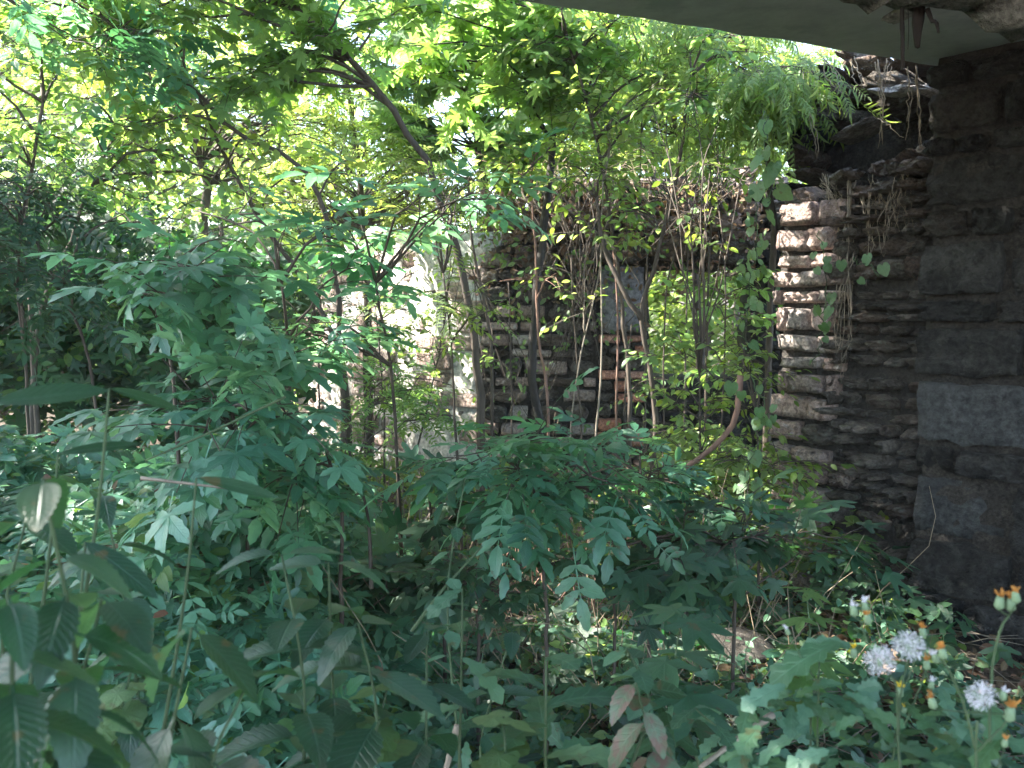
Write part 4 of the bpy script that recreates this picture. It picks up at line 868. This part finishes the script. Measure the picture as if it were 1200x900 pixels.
mass('ground_cover', 'heart', 1300, (-1.4, 1.8, 1.6, 4.5), h_low, .07, 26, .4)
mass('ground_cover', 'nettle', 500, (-1.4, 1.6, 1.8, 4.0), h_low, .09, 27, .3)
mass('ground_cover', 'maple', 1700, (-1.6, 2.0, 2.2, 6.5), h_low, .10, 3, .5)
mass('ground_cover', 'star', 1500, (-1.6, 1.8, 2.2, 5.5), h_low, .12, 4, .5)
mass('ground_cover', 'weed', 800, (-1.2, 1.6, 1.4, 3.0), lambda x, y: max(0, .3 + .3 * nz2(x, y, 2, 9)), .10, 5, .5)
mass('ground_cover', 'small', 2300, (-1.5, 1.8, 1.3, 3.4), lambda x, y: max(0, .25 + .35 * nz2(x, y, 2, 2)), .04, 6, .5)
mass('undergrowth', 'simpley', 5000, (.2, 2.2, 4.2, 6.5), lambda x, y: max(0, .55 + .5 * nz2(x, y, 1.2, 7)) * min(1, max(.1, (x - .5) * 1.5)), .06, 7, .5)
mass('undergrowth', 'simple', 4500, (-6, -2.2, 5.0, 9), lambda x, y: 1.7 + .5 * nz2(x, y, 1, 3), .10, 8, .5)
mass('undergrowth', 'simpley', 2500, (-2.0, .4, 5.2, 7.0), lambda x, y: max(0, .35 + .4 * nz2(x, y, 1.2, 5)), .07, 9, .5)
mass('hollow_thicket', 'maple', 6000, (-6.0, -1.6, 5.0, 7.2), lambda x, y: 2.0 + .4 * nz2(x, y, 1, 13), .13, 18, .5, .7)
rsd = np.random.RandomState(44); q = np.array([W4.p0 + W4.P(rsd.uniform(0, 2.2), rsd.uniform(.03, .2), 0) for _ in range(1500)]); q[:, 2] = 1.3 + 1.15 * rsd.beta(3, 1.3, 1500)
stuff_leaves('dead_foliage', 'dead', frames(q, rsd.normal(size=(1500, 3)), rsd.normal(size=(1500, 3)), rsd.uniform(.03, .075, 1500)), None, (0, 0, 0), rsd)
q = np.array([W4.p0 + W4.P(rsd.uniform(-.1, 2.6), rsd.uniform(.05, .3), 0) for _ in range(800)]); q[:, 2] = 2.35 * rsd.beta(1.6, 1.1, 800); q = q[[mnoise.noise(Vector((a[0] * 1.6, a[2] * 1.6, 2))) > -.12 for a in q]]; m_ = len(q)
stuff_leaves('wall_creeper', 'simple', frames(q, rsd.normal(size=(m_, 3)) * (1, .4, .6) + (0, 0, -.6), rsd.normal(0, .4, (m_, 3)) + (-.3, -.9, .4), rsd.uniform(.035, .07, m_)), None, (0, 0, 0), rsd)
mass('leaf_litter', 'dead', 7000, (-2.2, 2.4, 1.2, 6.8), lambda x, y: .05, .06, 10, .5, .9)
# twigs on the ground
rs = np.random.RandomState(12); g = Geo()
for k in range(2200):
    x, y = rs.uniform(-1.8, 2), rs.uniform(1.3, 6.6); z = gz(x, y) + rs.uniform(.0, .09); a = rs.uniform(0, 6.28); l = rs.uniform(.08, .35); d = np.array((math.cos(a), math.sin(a), rs.normal(0, .22))) * l
    p = np.array((x, y, z)); tube([p, p + d * .5 + rs.normal(0, .012, 3), p + d], [.003, .0026, .0012], 3, g)
kindset(link('twig_litter', g.mesh('twig_litter', BARKP)), 'stuff')
g = Geo()
for k in range(300):   # dry bare stalks standing in the lower storey
    x, y = rs.uniform(-1.6, 1.6), rs.uniform(2.6, 6.4); z = gz(x, y) - .02; l = rs.uniform(.25, .8); d = np.array((rs.normal(0, .4), rs.normal(0, .4), 1)) * l
    p = np.array((x, y, z)); tube(smoothline([p, p + d * .35 + rs.normal(0, .04, 3), p + d * .7 + rs.normal(0, .05, 3), p + d + rs.normal(0, .08, 3)], 8), np.linspace(.0032, .0012, 8), 3, g)
kindset(link('dry_undergrowth', g.mesh('dry_undergrowth', STRAW)), 'stuff')
# rubble lying about, sunlit
rub = [(835, 640, 'red', .17, 'pinkish brick lump lying in a sun patch right of centre'), (722, 716, 'red', .12, 'reddish broken brick on the litter below the maple bush'), (745, 708, 'pink', .10, 'small pale pink brick piece beside the reddish one'),
       (660, 640, 'pink', .14, 'pale stone at the foot of the pier in the sun'), (690, 655, 'pink', .12, 'pale pink brick lower right of the pale pier-foot stone'), (617, 650, 'red', .15, 'orange-red brick half hidden at the foot of the thick trunk'),
       (400, 632, 'pink', .16, 'pinkish sunlit brick at the foot of the whitewashed wall'), (880, 768, 'rubble', .22, 'dim brown stone in the shade left of the side wall foot'), (560, 735, 'red', .09, 'small reddish brick chip on the dark litter, centre'),
       (700, 610, 'pink', .16, 'white lit block under the creeper leaves'), (800, 700, 'rubble', .18, 'rough brown stone under the maple bush')]
for px_, py_, k_, s_, lb in rub:
    d = ray(px_, py_); t = (0.03 - 1.5) / d[2]; p = CAM + d * t; p[2] = gz(p[0], p[1]) + s_ * .18
    o = thing('brick_piece' if k_ != 'rubble' else 'loose_stone', lb, 'brick' if k_ != 'rubble' else 'stone', p, me=STONES[k_][rub.index((px_, py_, k_, s_, lb)) % 12]); o.scale = (s_ * 1.3, s_, s_ * .55); o.rotation_euler = (.15, .2, px_ * .7)
rs = np.random.RandomState(31); g = Geo()
for k in range(520):
    x, y = (rs.uniform(-1.6, 1.9), rs.uniform(3.2, 6.6)) if k < 220 else (rs.normal(.35, .5), rs.uniform(5.2, 6.6)); b = stone_geo(rs, 2, 2, 1, .12, .3); V = b.V[0] * (rs.uniform(.04, .14), rs.uniform(.04, .12), rs.uniform(.03, .07)); a = rs.uniform(0, 6)
    V = np.stack((V[:, 0] * math.cos(a) - V[:, 1] * math.sin(a), V[:, 0] * math.sin(a) + V[:, 1] * math.cos(a), V[:, 2]), 1) + (x, y, gz(x, y) + .02); g.add(V, b.F)
kindset(link('rubble_scatter', g.mesh('rubble_scatter', BRICKM)), 'stuff')

# ------------------------------------------------------------------ foreground herbs
def H(name, label, bp, tp, tpl, leaf, **kw):
    b = at(*bp); b = np.array((b[0], b[1], gz(b[0], b[1]) if kw.pop('ground', False) else b[2])); return herb(name, label, kw.pop('cat', 'herb'), b, at(*tp), tpl, leaf, **kw)
H('nettle', 'nettle with level blue-green leaves, left of centre, its top at the litter edge', (350, 1000, 1.25), (330, 650, 1.15), 'nettle', .105, nodes=7, seed=1, start=.25, droop=.05, up=.08, nspread=.1)
H('nettle', 'nettle with narrow shining leaves pointing right, beside the level-leaved nettle', (430, 1000, 1.3), (385, 660, 1.2), 'nettle', .10, nodes=6, seed=2, start=.3, droop=.05, up=.02, nspread=.1)
H('nettle', 'nettle with wide shaded leaves at the bottom, left of centre', (400, 1050, 1.1), (420, 730, 1.15), 'nettle', .11, nodes=5, seed=3)
H('nettle', 'nettle with one large drooping serrated leaf at the lower left', (190, 1050, .95), (225, 735, .92), 'nettle', .125, nodes=3, seed=4, droop=1.5, start=.6)
H('nettle', 'near dark nettle with broad blurred leaves at the left edge', (60, 1100, .70), (50, 560, .72), 'nettle', .078, nodes=8, seed=5, droop=.5, start=.3)
H('nettle', 'near dark nettle cut by the lower left corner', (-20, 1100, .68), (10, 700, .66), 'nettle', .08, nodes=6, seed=6, droop=.6, start=.4)
H('nettle', 'dark nettle with drooping leaves between the corner nettle and the large drooping leaf', (120, 1100, .85), (120, 700, .80), 'nettle', .10, nodes=5, seed=7, droop=1.1)
H('nettle', 'short nettle at the bottom edge below the narrow shining leaves', (330, 1100, .95), (290, 800, .95), 'nettle', .10, nodes=4, seed=8, droop=.1)
H('nettle', 'nettle with dull leaves at the bottom, just left of the green upright stalk', (520, 1080, 1.2), (500, 740, 1.3), 'nettle', .095, nodes=5, seed=9)
H('nettle', 'nettle with bluish top leaves standing on the litter, centre', (590, 980, 1.7), (600, 740, 1.7), 'nettle', .10, nodes=4, seed=10)
H('nettle', 'slender nettle rising out of the pale thicket, far left', (170, 900, 1.3), (120, 580, 1.25), 'nettle', .09, nodes=5, seed=11)
H('nettle', 'nettle with yellow-green lit leaves behind the dark blurred nettle', (40, 900, 1.1), (30, 610, 1.1), 'nettle', .11, nodes=3, seed=12)
H('tall_weed', 'tall thin weed with small rounded leaves before the centre litter', (540, 900, 1.7), (545, 560, 1.75), 'small', .05, nodes=8, seed=13, cat='weed')
H('tall_weed', 'upright green stalk with lobed leaves at the bottom centre', (535, 1000, 1.4), (542, 690, 1.4), 'weed', .10, nodes=6, arr='alternate', seed=14, cat='weed')
H('tall_weed', 'weed with soft light green leaves left of the mottled red leaves', (640, 980, 1.3), (640, 770, 1.3), 'weed', .13, nodes=7, arr='alternate', seed=15, cat='weed', droop=.1, up=.5)
H('mottled_dock', 'dock plant with large mottled reddish leaves, bottom right of centre', (735, 960, 1.15), (745, 800, 1.15), 'red', .08, nodes=7, arr='alternate', seed=16, cat='weed', droop=.9, start=.5)
H('celandine', 'weed with small light blue-green round leaves above the mottled dock', (740, 900, 1.3), (735, 760, 1.3), 'small', .06, nodes=9, arr='alternate', seed=17, cat='weed')
H('broad_weed', 'weed with wide dark leaves right of the litter, below the maple bush', (820, 900, 1.7), (800, 720, 1.7), 'maple', .13, nodes=4, seed=18, cat='weed')
H('broad_weed', 'weed with wide dark leaves at the foot of the side wall', (950, 880, 2.0), (945, 690, 2.0), 'maplelit', .10, nodes=5, seed=19, cat='weed')
H('broad_weed', 'weed with rounded dim leaves near the bottom edge, right of the mottled dock', (840, 1000, 1.4), (815, 830, 1.4), 'weed', .07, nodes=6, seed=20, cat='weed')
H('broad_weed', 'weed with heart-like pale leaves among the nettles, lower left', (170, 1000, 1.2), (160, 760, 1.25), 'heart', .07, nodes=7, seed=21, cat='weed')
H('broad_weed', 'weed of rounded teal leaves at the bottom, centre-left', (450, 1050, 1.15), (455, 800, 1.2), 'heart', .08, nodes=6, seed=22, cat='weed')
H('broad_weed', 'weed of rounded teal leaves under the nettle with bluish top leaves', (600, 1050, 1.15), (590, 840, 1.2), 'heart', .07, nodes=6, seed=23, cat='weed')
# long blurred blades close to the lens, left
def blade_leaf(label, a, b, wd, mat, seed):
    a = at(*a); b = at(*b); L_ = np.linalg.norm(b - a); g = Geo(); g.add(*blade(1, wd, 12, .0, .15, .06, .8, .8)); me = g.mesh('leaf', mat)
    r = thing('nettle_shoot', label, 'herb', a); link('leaf', me, r, frames([(0, 0, 0)], [b - a], [(CAM - a) * .35 + (0, 0, .45)], [L_])[0])
    ab = np.array(a) + (-.05, -.02, -.35); link('stem', tube(smoothline([ab, (ab + a) / 2 + (.01, 0, .03), a], 8), np.linspace(.003, .0015, 8), 5).mesh('stem', STEM, a), r)
blade_leaf('long dark green leaf lying level, close to the lens at the left', (-10, 472, .80), (128, 452, .85), .30, L_NETT, 1)
blade_leaf('smaller dark leaf pointing right, right of the long level leaf', (128, 455, 1.0), (214, 478, 1.05), .22, L_NETT, 2)
blade_leaf('narrow dark leaf over the pale thicket, lower of three', (68, 532, 1.0), (165, 516, 1.05), .18, L_NETT, 3)
blade_leaf('long narrow leaf running down right over the thicket', (230, 560, 1.1), (330, 580, 1.15), .20, L_NETT, 4)
blade_leaf('slanting yellow-green leaf above the large drooping leaf', (100, 635, 1.0), (186, 698, .98), .26, L_NETT, 5)

# flowering hawkweed in the right foreground
def pappus(root, base, c, r, rs):
    g = Geo(); n = 110; u = rs.normal(size=(n, 3)); u /= np.linalg.norm(u, axis=1)[:, None]
    for k in range(n):
        x = np.cross(u[k], (0, .1, 1.0)); x /= np.linalg.norm(x); y = np.cross(u[k], x); rr = r * rs.uniform(.62, 1.1)
        a = c + u[k] * r * .12; b = c + u[k] * rr * .78; g.add([a, b + x * .0003, b - x * .0003], [(0, 1, 2)])
        for j in range(4):
            an = j * 1.57 + k; e = c + u[k] * rr + (x * math.cos(an) + y * math.sin(an)) * r * .26; t = (x * -math.sin(an) + y * math.cos(an)) * .0005
            g.add([b, e + t, e - t], [(0, 1, 2)])
    link('seed_head', g.mesh('seed_head', PAPP, base), root)
def floret(root, base, p, d, r, mat, rs, tuft=True):
    d = np.array(d, float); d /= np.linalg.norm(d); x = np.cross(d, (0, 1, .1)); x /= np.linalg.norm(x); 
    pr = [p, p + d * r * .5, p + d * r * 1.5, p + d * r * 2.0]; cup = link('bract_cup', tube(pr, [r * .25, r * .75, r * .62, r * .5], 8).mesh('bract_cup', BRACT, base, True), root)
    if tuft:
        g = Geo(); c = p + d * r * 1.8
        for k in range(34):
            u = d * rs.uniform(.6, 1.3) + rs.normal(0, .42, 3); e = c + u * r * rs.uniform(.5, 1.05); t = np.cross(u, rs.normal(size=3)); t /= np.linalg.norm(t); t *= r * .13
            g.add([c + t * .6, c - t * .6, e - t, e + t, ], [(0, 1, 2, 3)])
        link('petal_tuft', g.mesh('petal_tuft', mat, base), cup)
def flower_plant(label, D, stems, seed, leafspec):
    rs = np.random.RandomState(seed); base = at(stems[0][0][0][0], stems[0][0][0][1] , D); root = thing('hawkweed', label, 'flower', base)
    for pts, r, heads in stems:
        P_ = [at(a, b, D + dd) for a, b, dd in pts]; sm = smoothline(P_, 14, rs, .0004)
        link('stem', tube(sm, np.linspace(r, r * .7, 14), 6).mesh('stem', STEM, base, True), root)
        d = sm[-1] - sm[-2]
        for kind, hx, hy, dd, sz in heads:
            c = at(hx, hy, D + dd); e = sm[-1]
            if kind == 'seed': pappus(root, base, c, sz * D / 1000, rs); floret(root, base, c - np.array((0, 0, sz * D / 1000 * .45)), (0, 0, 1), sz * .3 * D / 1000, PETO, rs, False)
            else:
                up = np.array((rs.normal(0, .2), 0, 1.0)); rr_ = sz * D / 1000; q = c - up * rr_ * 1.6
                floret(root, base, q, up, rr_, {'orange': PETO, 'yellow': PETY, 'white': PAPP}[kind], rs)
                if np.linalg.norm(q - e) > .002: link('stalk', tube(smoothline([e, (e + q) / 2 - (0, 0, .001), q], 5), .0008, 4).mesh('stalk', STEM, base), root)
    T = TPL['weed']
    for (hx, hy, dd, az, sz) in leafspec:
        p = at(hx, hy, D + dd); dv = np.array((math.cos(R(az)), math.sin(R(az)), rs.uniform(-.4, .1)))
        link('leaf', T['meshes'][rs.randint(4)], root, frames([p - base], [dv], [np.array((0, -.35, 1)) + rs.normal(0, .2, 3)], [sz])[0])
lf1 = [(rs.uniform(870, 1010), rs.uniform(800, 900), rs.uniform(-.08, .12), rs.uniform(0, 360), rs.uniform(.03, .065)) for _ in range(44)]
lf2 = [(rs.uniform(980, 1170), rs.uniform(815, 910), rs.uniform(.0, .14), rs.uniform(0, 360), rs.uniform(.028, .06)) for _ in range(48)]
flower_plant('hawkweed with two fluffy lilac-white seed heads side by side', .95, [
    ([(1060, 960, 0), (1052, 860, 0), (1050, 800, 0), (1030, 785, 0)], .0016, [('seed', 1031, 774, 0, 18)]),
    ([(1052, 860, 0), (1056, 810, 0), (1064, 772, 0)], .0014, [('seed', 1064, 757, .01, 18)]),
    ([(1030, 790, 0), (1014, 745, .02), (1008, 728, .02)], .0012, [('white', 1000, 712, .02, 7), ('white', 1013, 708, .02, 6), ('orange', 1016, 722, .01, 6)]),
    ([(1062, 800, .01), (1078, 760, .02), (1081, 748, .02)], .0011, [('orange', 1081, 738, .02, 6)]),
    ([(1060, 850, 0), (1080, 800, .01), (1085, 785, .01)], .0011, [('orange', 1086, 776, .01, 6), ('white', 1092, 800, .01, 5)])], 1, lf2)
flower_plant('hawkweed with a half-open fluffy seed head and orange withered heads at the right edge', .90, [
    ([(1146, 980, 0), (1144, 880, 0), (1145, 845, 0)], .0019, [('seed', 1150, 816, 0, 17)]),
    ([(1144, 880, 0), (1128, 820, 0), (1106, 775, 0)], .0015, [('orange', 1104, 762, 0, 7), ('white', 1095, 768, .01, 6)]),
    ([(1160, 870, 0), (1162, 790, .01), (1172, 738, .01), (1182, 722, .01)], .0016, [('orange', 1184, 704, .01, 8), ('orange', 1172, 702, .01, 8), ('orange', 1190, 696, 0, 7)]),
    ([(1146, 880, 0), (1176, 850, 0), (1186, 838, 0)], .0013, [('orange', 1184, 832, 0, 9), ('white', 1176, 812, 0, 6), ('orange', 1092, 820, 0, 7)]),
    ([(1160, 930, 0), (1176, 880, 0)], .0011, [('orange', 1178, 868, 0, 5)])], 2, [(rs.uniform(1080, 1200), rs.uniform(850, 915), rs.uniform(.02, .12), rs.uniform(0, 360), rs.uniform(.04, .07)) for _ in range(14)])
flower_plant('low yellow-flowered weed with lobed leaves, left of the seed heads', 1.05, [
    ([(955, 960, 0), (958, 860, 0), (960, 775, 0)], .0016, [('yellow', 1000, 762, 0, 6)]),
    ([(958, 800, 0), (945, 780, 0), (925, 745, 0)], .0010, [('white', 922, 738, 0, 4)]),
    ([(1040, 940, 0), (1050, 860, 0), (1054, 822, 0)], .0012, [('yellow', 1055, 808, 0, 6), ('yellow', 1060, 830, 0, 4)]),
    ([(1090, 960, 0), (1096, 900, 0)], .0012, [('yellow', 1097, 884, 0, 6)])], 3, lf1 + [(985, 752, 0, 190, .10), (1000, 758, 0, 160, .06)])
# ------------------------------------------------------------------ humid air lit by the sun
hm, hnt, hout = newmat('haze'); pv = N(hnt, 'ShaderNodeVolumePrincipled', Density=.0015); pv.inputs['Color'].default_value = (.93, .97, 1, 1); hnt.links.new(pv.outputs[0], hout.inputs['Volume'])
hb = Geo(); boxgeo(hb, (-95, -35, -1.6), (95, 165, 24)); kindset(link('haze', hb.mesh('haze', hm)), 'stuff')
GROUPS = {'nettle': 'nettles in the foreground', 'bare_sapling': 'thin sapling stems before the window wall', 'ash_tree': 'ash trees of the bright canopy', 'background_tree': 'trees behind the ruin', 'background_bush': 'bushes behind the ruin',
 'elder_shrub': 'elder shrubs of the middle ground', 'creeper_bush': 'dark creeper bushes', 'maple_bush': 'low maple bushes', 'green_bush': 'sunlit green bushes by the window', 'climbing_vine': 'climbing vines on the right', 'fallen_branch': 'dead branches lying about',
 'dry_stalk': 'single stalks among the leaves', 'tall_weed': 'tall weeds', 'broad_weed': 'broad-leaved weeds', 'nettle_shoot': 'long leaves close to the lens', 'hawkweed': 'hawkweeds in flower, bottom right', 'brick_piece': 'brick pieces lying about', 'loose_stone': 'loose stones',
 'hanging_roots': 'dry roots hanging from the wall top', 'dead_creeper': 'dead creepers on the window wall', 'bramble_bush': 'straggling bushes before the ruined walls', 'dead_bush': 'clumps of dead stems'}
for o in list(bpy.data.objects):
    if o.parent is None and 'category' in o.keys() and o.name.split('.')[0] in GROUPS: o['group'] = GROUPS[o.name.split('.')[0]]
print('objects', len(bpy.data.objects), 'tris', sum(len(m.loops) - 2 * len(m.polygons) for m in bpy.data.meshes))
